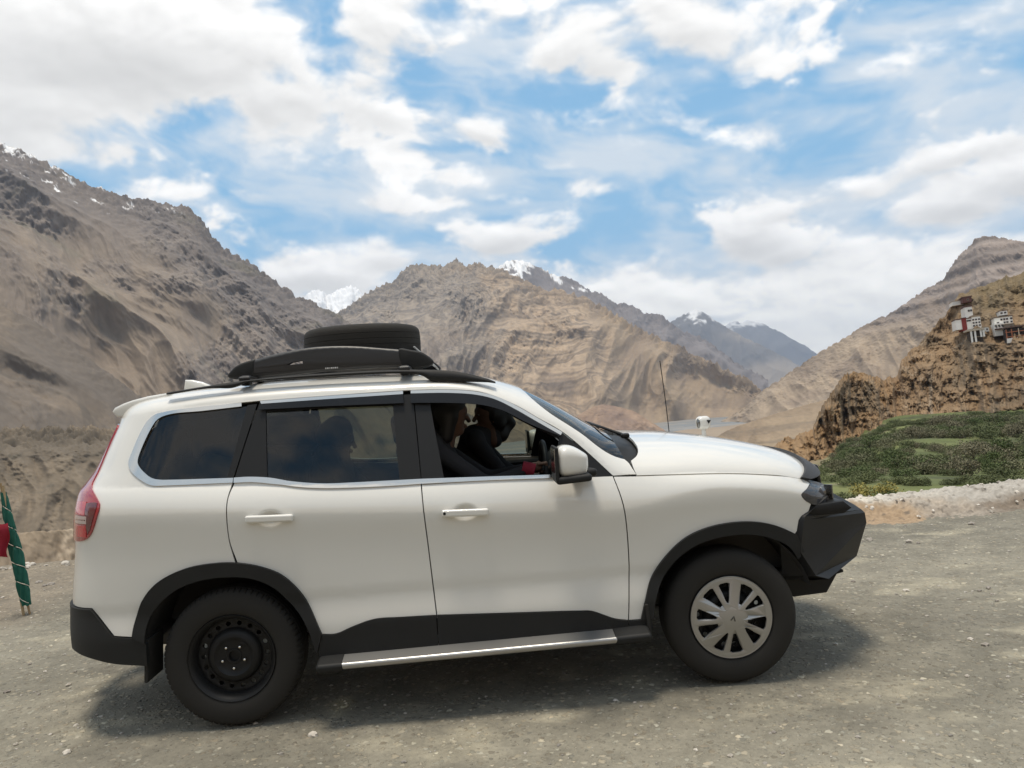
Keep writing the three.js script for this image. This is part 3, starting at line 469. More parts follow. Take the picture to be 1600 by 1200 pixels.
// ------------------------------------------------------------------ the car
// body surface P(x, s): x along the car, s = height up to the shoulder line of roof or bonnet, beyond it 0..1 across to the middle
const yBelt = curve([[-1, 1.345], [-0.5, 1.33], [0.05, 1.30], [1.08, 1.235], [1.86, 1.215], [2.1, 1.204], [2.3, 1.197], [2.66, 1.186], [3.03, 1.145], [3.22, 1.098], [3.4, 1.03], [3.6, 0.95]]);
const yEdge = curve([[-1, 1.56], [-0.8, 1.63], [-0.6, 1.70], [-0.2, 1.755], [0.1, 1.775], [0.5, 1.78], [0.9, 1.772], [1.2, 1.765], [1.4, 1.732], [1.52, 1.69], [1.64, 1.628], [1.76, 1.562], [1.88, 1.49], [2.0, 1.392], [2.07, 1.312], [2.14, 1.24], [2.2, 1.212], [2.3, 1.2], [2.66, 1.188], [3.03, 1.147], [3.22, 1.10], [3.4, 1.032], [3.6, 0.952]]);
const yTop = curve([[-1, 1.76], [-0.8, 1.815], [-0.5, 1.855], [0, 1.878], [0.5, 1.884], [0.9, 1.875], [1.2, 1.862], [1.4, 1.837], [1.55, 1.798], [1.7, 1.74], [1.9, 1.626], [2.1, 1.498], [2.22, 1.428], [2.34, 1.405], [2.6, 1.385], [2.85, 1.349], [3.1, 1.298], [3.3, 1.24], [3.45, 1.165], [3.6, 1.03]]);
const yCrease = curve([[-1, 1.20], [-0.5, 1.19], [0.05, 1.164], [0.6, 1.12], [1.07, 1.088], [1.6, 1.05], [2.0, 1.026], [2.17, 1.024], [2.35, 1.05], [2.5, 1.082], [2.7, 1.10], [2.95, 1.075], [3.15, 1.035], [3.4, 0.96]]);
const xRear = curve([[0.3, -1.05], [0.6, -1.063], [0.75, -1.055], [0.9, -1.035], [1.05, -1.02], [1.2, -1.0], [1.27, -0.985], [1.31, -0.975], [1.36, -0.935], [1.42, -0.89], [1.5, -0.852], [1.6, -0.806], [1.7, -0.757], [1.8, -0.72]]);
const xFront = (y) => 3.66 - 0.25 * Math.max(0, y - 1.0);
function plan(x, y) {                        // how far the sides draw in towards the two ends, 1 along the middle
  if (x < 0.1) { const u = clamp((0.1 - x) / (0.1 - xRear(y))); return Math.pow(Math.max(0, 1 - Math.pow(u, 6)), 1 / 2.3); }
  if (x > 2.4) { const u = clamp((x - 2.4) / (xFront(y) - 2.4)); return Math.pow(Math.max(0, 1 - Math.pow(u, 4)), 1 / 2.2); }
  return 1;
}
function zSide(x, y) {
  const q = y - yCrease(x), qb = Math.max(0.04, yBelt(x) - yCrease(x));
  let z;
  if (q >= 0) { const t = Math.min(1, q / qb); z = 0.947 - 0.010 * t - 0.05 * t * t; if (q > qb) z -= 0.38 * (q - qb); }
  else z = 0.947 - 0.014 * (1 - Math.exp(-q * q / 0.012)) - 0.010 * sstep(0, -0.3, q);
  z += 0.020 * sstep(0.66, 0.50, y) - 0.006 * sstep(0.72, 0.64, y);
  z += 0.016 * Math.exp(-(((x - 2.75) / 0.52) ** 2)) * sstep(0.55, 0.9, y) * sstep(1.2, 1.0, y);
  z += 0.014 * Math.exp(-((x / 0.55) ** 2)) * sstep(0.5, 0.9, y) * sstep(1.3, 1.0, y);
  for (const [hx, hy] of BOWLS) { const d = Math.hypot((x - hx) / 0.078, (y - hy) / 0.05); if (d < 1) z -= 0.026 * (1 - d * d) * (1 - d * d); }
  return z;
}
const BOWLS = [[0.262, 1.118], [1.306, 1.072]];
function P(x, s) {
  const ye = yEdge(x);
  if (s <= ye) return [x, s, zSide(x, s) * plan(x, s)];
  const yt = yTop(x), k = plan(x, ye), z0 = zSide(x, ye) * k, t = clamp(s - ye), h = Math.max(0.01, yt - ye);
  const y1 = ye + 0.55 * h, z1 = z0 - 0.30 * h, z2 = z0 * 0.72, w = 1 - t;
  return [x, w * w * w * ye + 3 * w * w * t * y1 + 3 * w * t * t * yt + t * t * t * yt, w * w * w * z0 + 3 * w * w * t * z1 + 3 * w * t * t * z2];
}
function N(x, s) {                           // outward normal
  const e = 0.004, a = P(x + e, s), b = P(x - e, s), se = s > yEdge(x) ? 0.006 : 0.004, c = P(x, s + se), d = P(x, s - se);
  const u = [a[0] - b[0], a[1] - b[1], a[2] - b[2]], v = [c[0] - d[0], c[1] - d[1], c[2] - d[2]];
  const n = [u[1] * v[2] - u[2] * v[1], u[2] * v[0] - u[0] * v[2], u[0] * v[1] - u[1] * v[0]], l = Math.hypot(...n) || 1;
  return n.map((q) => q / l);
}
const T = (x, t) => [x, yEdge(x) + t];
// points joined by smooth curves; a third entry 1 keeps that corner sharp
function outline(pts, closed = true) {
  const out = [], n = pts.length, at = (i) => pts[(i + n) % n];
  for (let i = 0; i < (closed ? n : n - 1); i++) {
    const b = at(i), c = at(i + 1), a = b[2] || (!closed && i === 0) ? b : at(i - 1), d = c[2] || (!closed && i === n - 2) ? c : at(i + 2), L = Math.hypot(c[0] - b[0], c[1] - b[1]), k = Math.max(1, Math.min(12, Math.ceil(L / 0.025)));
    const w = (p, q) => Math.max(1e-4, Math.sqrt(Math.hypot(p[0] - q[0], p[1] - q[1]))), ta = a === b ? 0 : w(a, b), tb = w(b, c), td = c === d ? 0 : w(c, d);
    const m = (j) => { const s = (c[j] - b[j]); return [ta ? ((b[j] - a[j]) / ta - (c[j] - a[j]) / (ta + tb) + s / tb) * tb : s, td ? (s / tb - (d[j] - b[j]) / (tb + td) + (d[j] - c[j]) / td) * tb : s]; };
    const mx = m(0), my = m(1);
    for (let q = 0; q < k; q++) { const t = q / k, t2 = t * t, t3 = t2 * t, h = [2 * t3 - 3 * t2 + 1, t3 - 2 * t2 + t, 3 * t2 - 2 * t3, t3 - t2]; out.push([h[0] * b[0] + h[1] * mx[0] + h[2] * c[0] + h[3] * mx[1], h[0] * b[1] + h[1] * my[0] + h[2] * c[1] + h[3] * my[1]]); }
  }
  if (!closed) out.push(pts[n - 1].slice(0, 2));
  return out;
}
function clip(poly, axis, lim, keepLess) {
  const out = [], s = keepLess ? 1 : -1;
  for (let i = 0; i < poly.length; i++) {
    const a = poly[i], b = poly[(i + 1) % poly.length], da = s * (a[axis] - lim), db = s * (b[axis] - lim);
    if (da <= 0) out.push(a);
    if ((da < 0 && db > 0) || (da > 0 && db < 0)) { const t = da / (da - db); out.push([lerp(a[0], b[0], t), lerp(a[1], b[1], t)]); }
  }
  return out;
}
const steps = (a, b, d, fine) => { const out = [a]; while (out[out.length - 1] < b) { const x = out[out.length - 1]; out.push(x + fine(x, d)); } return out; };
// a skin of the body surface inside the outline POLY, lifted by off, with edges turned in by skirt
function skin(poly, o = {}) {
  const off = o.off ?? 0, skirt = o.skirt ?? 0.014, S = o.surface || P, NN = o.normal || N, pos = [], nor = [];
  const put = (x, s) => { const p = S(x, s), n = NN(x, s); pos.push(p[0] + n[0] * off, p[1] + n[1] * off, p[2] + n[2] * off); nor.push(...n); };
  const xs = poly.map((p) => p[0]), x0 = Math.min(...xs), x1 = Math.max(...xs);
  const bowl = (x) => BOWLS.some(([h]) => Math.abs(x - h) < 0.09);
  const X = steps(x0, x1, o.dx ?? 0.03, (x, d) => (x < -0.95 ? 0.006 : x < -0.7 ? 0.012 : x > 3.15 ? 0.015 : bowl(x) ? 0.008 : d));
  for (let i = 0; i < X.length - 1; i++) {
    let strip = clip(clip(poly, 0, X[i], false), 0, X[i + 1], true);
    if (strip.length < 3) continue;
    const ss = strip.map((p) => p[1]), s0 = Math.min(...ss), s1 = Math.max(...ss), fineY = bowl(X[i]);
    const Y = steps(Math.floor(s0 / 0.02) * 0.02, s1, o.ds ?? 0.03, (s, d) => (fineY && s > 1.0 && s < 1.19 ? 0.008 : s > 0.95 && s < 1.36 ? 0.0125 : d));
    for (let j = 0; j < Y.length - 1; j++) {
      const cell = clip(clip(strip, 1, Y[j], false), 1, Y[j + 1], true);
      if (cell.length < 3) continue;
      const clean = cell.filter((p, k) => { const q = cell[(k + 1) % cell.length]; return Math.hypot(p[0] - q[0], p[1] - q[1]) > 1e-6; });
      if (clean.length < 3) continue;
      const v = clean.map((p) => new THREE.Vector2(...p)), flip = THREE.ShapeUtils.area(v) < 0; if (flip) { v.reverse(); clean.reverse(); }
      for (const t of THREE.ShapeUtils.triangulateShape(v, [])) for (const k of t) put(...clean[k]);
    }
  }
  if (skirt) {
    const back = THREE.ShapeUtils.area(poly.map((p) => new THREE.Vector2(...p))) < 0;
    for (let i = 0; i < poly.length; i++) {
      const a = poly[i], b = poly[(i + 1) % poly.length], pa = S(...a), pb = S(...b), na = NN(...a), nb = NN(...b);
      const A = pa.map((q, k) => q + na[k] * off), B = pb.map((q, k) => q + nb[k] * off), A2 = A.map((q, k) => q - na[k] * skirt), B2 = B.map((q, k) => q - nb[k] * skirt);
      const e = new THREE.Vector3(B[0] - A[0], B[1] - A[1], B[2] - A[2]).cross(new THREE.Vector3(...na)).normalize().multiplyScalar(back ? -1 : 1);
      for (const q of (back ? [A, B, A2, B, B2, A2] : [A, A2, B, B, A2, B2])) { pos.push(...q); nor.push(e.x, e.y, e.z); }
    }
  }
  const g = new THREE.BufferGeometry(); g.setAttribute('position', new THREE.Float32BufferAttribute(pos, 3)); g.setAttribute('normal', new THREE.Float32BufferAttribute(nor, 3)); return g;
}
function mirrored(g) {
  const q = (g.index ? g.toNonIndexed() : g.clone()), p = q.attributes.position, n = q.attributes.normal;
  for (let i = 0; i < p.count; i++) { p.setZ(i, -p.getZ(i)); if (n) n.setZ(i, -n.getZ(i)); }
  for (const a of Object.values(q.attributes)) for (let i = 0; i < a.count; i += 3) for (let k = 0; k < a.itemSize; k++) { const x = a.array[(i + 1) * a.itemSize + k]; a.array[(i + 1) * a.itemSize + k] = a.array[(i + 2) * a.itemSize + k]; a.array[(i + 2) * a.itemSize + k] = x; }
  return q;
}
const both = (g) => merge([g, mirrored(g)]);
const box = (w, h, d, r = 0.01, seg = 2) => new RoundedBoxGeometry(w, h, d, seg, Math.min(r, w / 2.01, h / 2.01, d / 2.01));
const moved = (g, x, y, z, rx = 0, ry = 0, rz = 0) => { if (rx || ry || rz) g.applyMatrix4(new THREE.Matrix4().makeRotationFromEuler(new THREE.Euler(rx, ry, rz))); return g.translate(x, y, z); };
const tube = (pts, r, n = 40, m = 8) => new THREE.TubeGeometry(new THREE.CatmullRomCurve3(pts.map((p) => new THREE.Vector3(...p))), n, r, m);
function extruded(pts, depth, bevel = 0.004, holes = []) {
  const s = new THREE.Shape(pts.map((p) => new THREE.Vector2(...p))); for (const h of holes) s.holes.push(new THREE.Path(h.map((p) => new THREE.Vector2(...p))));
  return new THREE.ExtrudeGeometry(s, { depth: depth - 2 * bevel, bevelEnabled: bevel > 0, bevelThickness: bevel, bevelSize: bevel, bevelOffset: -bevel, bevelSegments: 2, curveSegments: 12 }).translate(0, 0, bevel);
}

const WHITE = mat(0.67, 0.662, 0.622, { roughness: 0.34, clearcoat: 1, clearcoatRoughness: 0.06 });
const BLACK = mat(0.012, 0.012, 0.012, { roughness: 0.5, specularIntensity: 0.5 }), CLAD = mat(0.014, 0.0145, 0.0145, { roughness: 0.6, specularIntensity: 0.55 }), GLOSS = mat(0.008, 0.008, 0.009, { roughness: 0.16, specularIntensity: 0.7 });
const FRAME = mat(0.012, 0.012, 0.012, { roughness: 0.42, specularIntensity: 0.5 });
const CHROME = mat(0.66, 0.63, 0.58, { metalness: 1, roughness: 0.16 }), DARK = mat(0.03, 0.03, 0.03, { roughness: 0.85 }), PRIMER = mat(0.30, 0.30, 0.29, { roughness: 0.8 }), STEELWORK = mat(0.07, 0.068, 0.065, { roughness: 0.7 }), RUBBER = mat(0.026, 0.0245, 0.022, { roughness: 0.85, specularIntensity: 0.5 }), STEEL = mat(0.012, 0.012, 0.012, { roughness: 0.5, specularIntensity: 0.5 });
const SILVER = mat(0.36, 0.355, 0.34, { metalness: 0.7, roughness: 0.34 }), CABIN = mat(0.022, 0.021, 0.021, { roughness: 0.9 }), LINING = mat(0.05, 0.048, 0.046, { roughness: 0.95 });
const glass = (t, o = {}) => mat(...t, { roughness: 0, transmission: 1, thickness: 0, ior: 1.5, ...o });
const TINT = glass([0.38, 0.41, 0.35]), PRIVACY = glass([0.10, 0.11, 0.115]), CLEAR = glass([0.30, 0.35, 0.36]), LENS = glass([0.85, 0.85, 0.85]);
const RED = mat(0.31, 0.008, 0.018, { roughness: 0.16, clearcoat: 1, clearcoatRoughness: 0.03 }), RED2 = mat(0.10, 0.006, 0.014, { roughness: 0.15, clearcoat: 1, clearcoatRoughness: 0.03 });

const car = thing('car', 'white sport utility car with black cladding and roof load, parked side on', 'car');
const part = (name, g, m, parent = car) => mesh(name, g, m, parent);

// outlines shared by neighbouring panels
const gapC = [[0.060, 1.339], [0.038, 1.243], [0.033, 1.141], [0.037, 1.007], [0.062, 0.890]];
const gapB = [[1.074, 1.234], [1.081, 1.109], [1.089, 0.964], [1.100, 0.769], [1.108, 0.629], [1.115, 0.527]];
const gapF = [[2.139, 1.201], [2.166, 1.088], [2.179, 1.0], [2.187, 0.881], [2.186, 0.685], [2.172, 0.53], [2.161, 0.415]];
const arcR = [[-0.501, 0.534], [-0.491, 0.592], [-0.442, 0.722], [-0.353, 0.819], [-0.206, 0.881], [-0.052, 0.899], [0.062, 0.893], [0.179, 0.866], [0.298, 0.810], [0.393, 0.708], [0.447, 0.600], [0.496, 0.475]];
const arcRi = [[-0.435, 0.50], [-0.425, 0.575], [-0.386, 0.665], [-0.275, 0.762], [-0.150, 0.809], [-0.007, 0.822], [0.145, 0.802], [0.262, 0.740], [0.366, 0.616], [0.424, 0.512], [0.462, 0.374]];
const arcF = [[2.228, 0.414], [2.256, 0.506], [2.301, 0.626], [2.382, 0.738], [2.506, 0.841], [2.638, 0.890], [2.792, 0.907], [2.925, 0.895], [3.040, 0.860], [3.148, 0.802]];
const arcFi = [[2.295, 0.414], [2.312, 0.502], [2.352, 0.601], [2.423, 0.703], [2.546, 0.790], [2.700, 0.832], [2.854, 0.835], [2.989, 0.800], [3.093, 0.740], [3.15, 0.66]];
const sill = [[0.496, 0.475], [0.569, 0.471], [0.66, 0.502], [0.778, 0.532], [0.93, 0.531], [1.115, 0.527]], sillF = [[1.115, 0.527], [1.5, 0.508], [1.90, 0.487], [1.96, 0.481], [2.084, 0.430], [2.161, 0.415]];
const beltLo = [[0.060, 1.312], [0.161, 1.308], [0.275, 1.290], [0.400, 1.265], [0.542, 1.248], [0.732, 1.238], [0.923, 1.233], [1.074, 1.232]], beltUp = [[0.060, 1.339], [0.140, 1.338], [0.253, 1.325], [0.369, 1.298], [0.540, 1.274], [0.731, 1.267], [0.923, 1.263], [1.074, 1.260]];
const beltLoF = [[1.074, 1.232], [1.424, 1.226], [1.820, 1.211], [2.139, 1.201]], beltUpF = [[1.074, 1.260], [1.425, 1.247], [1.817, 1.231]];
const chromeU = [[0.183, 1.747], [0.589, 1.751], [0.990, 1.751], [1.034, 1.751], [1.256, 1.740], [1.409, 1.719], [1.518, 1.685], [1.635, 1.622], [1.749, 1.545], [1.881, 1.457]], chromeL = [[0.191, 1.731], [0.589, 1.733], [0.989, 1.733], [1.033, 1.734], [1.254, 1.722], [1.408, 1.701], [1.516, 1.667], [1.625, 1.604], [1.740, 1.527], [1.870, 1.441]];
const visorLo = [[0.176, 1.697], [0.517, 1.692], [0.723, 1.687], [0.993, 1.680], [1.031, 1.678], [1.250, 1.663], [1.433, 1.640], [1.552, 1.600], [1.695, 1.516], [1.862, 1.436]];
const qOut = [[0.079, 1.747], [-0.147, 1.740], [-0.342, 1.725], [-0.403, 1.711], [-0.449, 1.667], [-0.511, 1.508], [-0.522, 1.453], [-0.503, 1.414], [-0.419, 1.349], [-0.370, 1.328], [-0.30, 1.324], [0.054, 1.314]];
const qIn = [[0.080, 1.727], [-0.136, 1.716], [-0.311, 1.710], [-0.378, 1.688], [-0.413, 1.637], [-0.469, 1.469], [-0.460, 1.439], [-0.383, 1.370], [-0.335, 1.357], [-0.28, 1.353], [0.056, 1.339]];
const shift = (l, dx, dy = 0) => l.map((p) => [p[0] + dx, p[1] + dy, ...p.slice(2)]), rev = (l) => [...l].reverse(), ends = (l) => l.map((p, i) => (i === 0 || i === l.length - 1 ? [p[0], p[1], 1] : p));
const G = 0.0032;
const ring = (a, b) => outline([...ends(a), ...ends(rev(b))]);

// upper body: quarters, roof, pillars
const rearEdge = []; for (let s = 0.68; s < 1.645; s += 0.05) rearEdge.push([xRear(s) + 0.001, s]);
const bodyOutline = outline([
  ...[[-0.501, 0.537], [-0.607, 0.547], [-0.739, 0.692], [xRear(0.68) + 0.001, 0.68]].map((q) => [...q, 1]), ...rearEdge.slice(1, -1), [xRear(1.645) + 0.001, 1.645, 1],
  [-0.74, yEdge(-0.74) + 1, 1], [0, yEdge(0) + 1], [0.8, yEdge(0.8) + 1], [1.655, yEdge(1.655) + 1, 1], T(1.68, 0.75), T(1.705, 0.55), T(1.728, 0.42), T(1.79, 0.26), T(1.86, 0.175), T(2.0, 0.17), T(2.10, 0.20), T(2.17, 0.225), [...T(2.222, 0.225), 1],
  [2.240, 1.38], [2.253, 1.30], [2.269, 1.204, 1], [2.139, 1.205, 1], [2.008, 1.346], [1.881, 1.466], [1.749, 1.554], [1.635, 1.631], [1.518, 1.694], [1.409, 1.728], [1.256, 1.748], [1.034, 1.759], [0.589, 1.759], [0.172, 1.755, 1],
  [0.083, 1.752, 1], ...qOut.slice(1, -1), [0.054 - G, 1.314, 1], ...shift(gapC.slice(1, -1), -G), [0.06 - G, 0.892, 1], ...ends(rev(arcR.slice(0, 6))).slice(0, -1)]);
const body = part('body', both(skin(bodyOutline)), WHITE);
for (const q of [(g) => g, mirrored]) part('window_trim', q(skin(ring(qOut, qIn), { off: 0.007, skirt: 0.012, dx: 0.02, ds: 0.02 })), CHROME, body);
part('quarter_window', skin(outline([...qIn.slice(0, -1), [0.054, 1.339, 1], [0.163, 1.735, 1]]), { off: -0.006, skirt: 0 }), PRIVACY, body);
part('quarter_window', mirrored(skin(outline([...qIn.slice(0, -1), [0.054, 1.339, 1], [0.163, 1.735, 1]]), { off: -0.006, skirt: 0 })), PRIVACY, body);
const pillarC = outline([[0.020, 1.341, 1], [0.054, 1.341, 1], [0.163, 1.738, 1], [0.110, 1.735, 1]]);
for (const q of [(g) => g, mirrored]) part('pillar_cover', q(skin(pillarC, { off: -0.003, skirt: 0.006 })), FRAME, body);
part('roof_lining', both(skin(outline([[-0.62, 1.69, 1], T(-0.62, 0.98), T(1.55, 0.98), [1.55, 1.70, 1], [1.2, 1.755], [0.3, 1.765]]), { off: -0.045, skirt: 0 })), LINING, body);
const scr = outline([[...T(1.655, 1), 1], T(1.68, 0.75), T(1.705, 0.55), T(1.728, 0.42), T(1.79, 0.26), T(1.86, 0.175), T(2.0, 0.17), T(2.10, 0.20), T(2.17, 0.225), [...T(2.222, 0.225), 1], T(2.205, 0.5), [...T(2.19, 1), 1]]);
part('windscreen', both(skin(scr, { off: -0.003, skirt: 0 })), CLEAR);
// bonnet with cowl and stone guard
const hoodRear = [T(2.335, 1), T(2.335, 0.8), T(2.334, 0.6), T(2.325, 0.42), T(2.30, 0.30), T(2.258, 0.212)];
part('cowl', both(skin(outline([...[T(2.19, 1), T(2.205, 0.5), T(2.222, 0.225)].map((p) => [...p, 1]), ...rev(hoodRear)]), { off: -0.028, skirt: 0 })), BLACK);
for (const s of [1, -1]) part('wiper', merge([tube([[2.28, 1.405, 0.55 * s], [2.18, 1.452, 0.40 * s], [2.14, 1.476, 0.05 * s]], 0.009, 20, 6), moved(box(0.05, 0.03, 0.05, 0.012), 2.285, 1.402, 0.56 * s)]), BLACK);
const hoodFront = [[3.243, 1.112], T(3.30, 0.16), T(3.345, 0.34), T(3.372, 0.56), T(3.392, 0.8), T(3.398, 1)];
const hoodPoly = outline([...ends(shift([[2.272, 1.197], [2.469, 1.189], [2.769, 1.174], [2.976, 1.152], [3.243, 1.111]], 0)), ...hoodFront.slice(1, -1), [...T(3.398, 1), 1], [...T(2.335, 1), 1], ...hoodRear.slice(1, -1), [...T(2.258, 0.212), 1], [2.262, 1.30]]);
part('bonnet', both(skin(hoodPoly, { dx: 0.035 })), WHITE);
const guard = outline([[3.236, 1.116, 1], [3.30, 1.105, 1], T(3.40, 0.20), T(3.452, 0.42), T(3.474, 0.7), [...T(3.48, 1), 1], [...T(3.378, 1), 1], T(3.352, 0.56), T(3.325, 0.34), T(3.28, 0.16)]);
part('stone_guard', both(skin(guard, { off: 0.020, skirt: 0.02 })), mat(0.035, 0.035, 0.038, { roughness: 0.6 }));
// fenders
const fend = outline([...ends([[2.139 + G, 1.198], [2.272, 1.191], [2.469, 1.183], [2.769, 1.168], [2.976, 1.146], [3.243, 1.105]]), [3.305, 1.066, 1], [3.255, 1.045], [3.202, 1.019], [3.225, 0.985], [3.268, 0.958, 1], [3.238, 0.901], [3.150, 0.802, 1], ...ends(rev(arcF)).slice(1), [2.161 + G, 0.415, 1], ...rev(shift(gapF.slice(1, -1), G))]);
const fg = skin(fend);
part('fender', fg, WHITE); part('fender', mirrored(fg), WHITE);
const hl = outline([[3.245, 1.108, 1], [3.305, 1.066], [3.255, 1.045], [3.204, 1.019], [3.228, 0.985], [3.272, 0.957, 1], [3.40, 0.918], [3.485, 0.93, 1], [3.505, 1.00], [3.46, 1.075], [3.38, 1.10]]);
const SMOKE = mat(0.2, 0.2, 0.2, { metalness: 1, roughness: 0.25 });
const hg = skin(hl, { off: 0.004, skirt: 0.02 }), hb = skin(hl, { off: -0.05, skirt: 0 });
for (const q of [(g) => g, mirrored]) { const h = part('headlamp', q(hg), mat(0.16, 0.16, 0.17, { roughness: 0.03, transmission: 0.72, thickness: 0, ior: 1.5 })); part('lamp_housing', q(hb), GLOSS, h); part('reflector', q(moved(new THREE.SphereGeometry(0.040, 20, 14), 3.39, 1.0, 0.71)), SMOKE, h); part('reflector', q(moved(box(0.010, 0.11, 0.05, 0.004), 3.43, 0.99, 0.73, 0, 0.7, 0)), SMOKE, h); }
// doors
const rearDoor = outline([[0.060 + G, 1.312, 1], ...beltLo.slice(1, -1), [1.074 - G, 1.232, 1], ...shift(gapB.slice(1, -1), -G), [1.115 - G, 0.527, 1], ...rev(sill).slice(1, -1), [0.496, 0.475, 1], ...rev(arcR.slice(7, -1)), [0.070, 0.893, 1], ...rev(shift(gapC.slice(1, -1), G))]);
const frontDoor = outline([[1.074 + G, 1.231, 1], ...beltLoF.slice(1, -1), [2.139 - G, 1.201, 1], ...shift(gapF.slice(1, -1), -G), [2.161 - G, 0.415, 1], ...rev(sillF).slice(1, -1), [1.115 + G, 0.527, 1], ...rev(shift(gapB.slice(1, -1), G))]);
const handleAt = (x, y, lock) => {
  const z = 0.974, g = [moved(box(0.255, 0.040, 0.026, 0.012, 3), x, y, z, 0, 0, -0.035), moved(box(0.03, 0.03, 0.05, 0.008), x - 0.10, y + 0.004, z - 0.022), moved(box(0.03, 0.03, 0.05, 0.008), x + 0.10, y - 0.003, z - 0.022)];
  return merge(g);
};
const rearGlassP = outline([[0.208, 1.70, 1], [0.208, 1.653], [0.230, 1.335, 1], [0.253, 1.325], [0.369, 1.298], [0.540, 1.274], [0.731, 1.267], [0.962, 1.262, 1], [0.936, 1.675], [0.935, 1.705, 1]]);
const frontGlassP = outline([[1.130, 1.705, 1], [1.136, 1.650], [1.192, 1.258, 1], [1.425, 1.247], [1.815, 1.231, 1], [1.871, 1.445, 1], [1.74, 1.527], [1.62, 1.60], [1.516, 1.66], [1.41, 1.695], [1.25, 1.71]]);
const frameR = [outline([[0.062, 1.339, 1], [0.140, 1.338], [0.236, 1.33, 1], [0.216, 1.653], [0.214, 1.70, 1], [0.19, 1.731, 1], [0.178, 1.745, 1], [0.118, 1.545]]), outline([[0.955, 1.262, 1], [1.072, 1.260, 1], [1.044, 1.735, 1], [0.929, 1.735, 1], [0.930, 1.66]]), outline([[0.18, 1.745, 1], [0.19, 1.690, 1], [0.6, 1.690], [0.95, 1.68, 1], [0.95, 1.75, 1], [0.6, 1.752]])];
const frameF = [outline([[1.077, 1.260, 1], [1.200, 1.256, 1], [1.143, 1.66], [1.138, 1.735, 1], [1.05, 1.735, 1]]), outline([[1.812, 1.232, 1], [1.812, 1.213, 1], [2.136, 1.204, 1], [2.006, 1.342], [1.881, 1.458, 1], [1.862, 1.438, 1]]), outline([...ends([[1.05, 1.75], [1.256, 1.739], [1.409, 1.718], [1.518, 1.684], [1.635, 1.621], [1.749, 1.544], [1.881, 1.456]]), ...ends(rev([[1.05, 1.690], [1.256, 1.678], [1.409, 1.660], [1.518, 1.625], [1.625, 1.568], [1.740, 1.498], [1.862, 1.425]]))])];
for (const side of [1, -1]) {
  const q = side > 0 ? (g) => g : mirrored;
  const rd = part('door', q(skin(rearDoor)), WHITE);
  part('handle', q(handleAt(0.262, 1.118)), WHITE, rd);
  part('trim_strip', q(skin(ring(beltUp, beltLo), { off: 0.010, skirt: 0.014, dx: 0.025, ds: 0.01 })), CHROME, rd);
  part('window_frame', q(merge(frameR.map((p, i) => skin(p, { off: i === 2 ? -0.004 : -0.001 - 0.0015 * i, skirt: 0.012 })))), FRAME, rd);
  part('window_pane', q(skin(rearGlassP, { off: -0.012, skirt: 0 })), TINT, rd);
  part('trim_strip', q(skin(ring(chromeU.slice(0, 3), chromeL.slice(0, 3)), { off: 0.016, skirt: 0.012, ds: 0.006 })), CHROME, rd);
  part('rain_visor', q(skin(ring(chromeL.slice(0, 3).map(([a, b]) => [a, b - 0.002]), visorLo.slice(0, 4)), { off: 0.020, skirt: 0.004, ds: 0.012 })), GLOSS, rd);
  part('cladding', q(skin(outline([...ends(shift(sill, 0, -0.003)), [1.113, 0.36, 1], [0.470, 0.36, 1]].map((p, i) => (i === 5 ? [1.115 - G, p[1], 1] : p))), { off: 0.012, skirt: 0.014, ds: 0.012 })), CLAD, rd);
  const fd = part('door', q(skin(frontDoor)), WHITE);
  part('handle', q(handleAt(1.306, 1.072)), WHITE, fd);
  part('keyhole', q(moved(new THREE.CylinderGeometry(0.008, 0.008, 0.006, 14), 1.195, 1.077, 0.987, Math.PI / 2)), BLACK, fd);
  part('trim_strip', q(skin(ring(beltUpF, beltLoF.slice(0, 3)), { off: 0.010, skirt: 0.014, dx: 0.03, ds: 0.01 })), CHROME, fd);
  part('window_frame', q(merge(frameF.map((p, i) => skin(p, { off: -0.001 - 0.0015 * i, skirt: 0.012 })))), FRAME, fd);
  if (side < 0) part('window_pane', q(skin(frontGlassP, { off: -0.012, skirt: 0 })), TINT, fd);
  part('trim_strip', q(skin(ring(chromeU.slice(3), chromeL.slice(3)), { off: 0.016, skirt: 0.012, ds: 0.006 })), CHROME, fd);
  part('rain_visor', q(skin(ring(chromeL.slice(3).map(([a, b]) => [a, b - 0.002]), visorLo.slice(4)), { off: 0.020, skirt: 0.004, ds: 0.012 })), GLOSS, fd);
  part('cladding', q(skin(outline([[1.115 + G, 0.524, 1], ...shift(sillF.slice(1, -1), 0, -0.003), [2.161 - G, 0.412, 1], [2.155, 0.36, 1], [1.113 + G, 0.36, 1]]), { off: 0.012, skirt: 0.014, ds: 0.012 })), CLAD, fd);
  part('door_lining', q(skin(outline([[0.09, 1.31, 1], [0.4, 1.26], [1.0, 1.225], [2.1, 1.20, 1], [2.12, 0.6, 1], [0.5, 0.6, 1], [0.12, 0.9, 1]]), { off: -0.075, skirt: 0, dx: 0.08, ds: 0.06 })), CABIN, fd);
  // wheel arches and sills
  part('wheel_arch', q(skin(ring(arcR, arcRi), { off: 0.022, skirt: 0.03, dx: 0.02, ds: 0.02 })), CLAD);
  part('wheel_arch', q(skin(outline([...ends(arcF), [3.19, 0.70, 1], ...ends(rev(arcFi))]), { off: 0.022, skirt: 0.03, dx: 0.02, ds: 0.02 })), CLAD);
  part('sill', q(skin(outline([[2.161 + G, 0.412, 1], [2.29, 0.412, 1], [2.29, 0.36, 1], [2.155 + G, 0.36, 1]]), { off: 0.012 })), CLAD);
  // side step
  const st = part('side_step', q(moved(box(1.60, 0.036, 0.15, 0.016, 3), 1.375, 0.345, 0.975, 0.18, 0, 0.012)), SILVER);
  part('end_cap', q(moved(box(0.15, 0.05, 0.16, 0.02, 3), 0.545, 0.331, 0.972, 0.18, 0, 0.012)), CLAD, st);
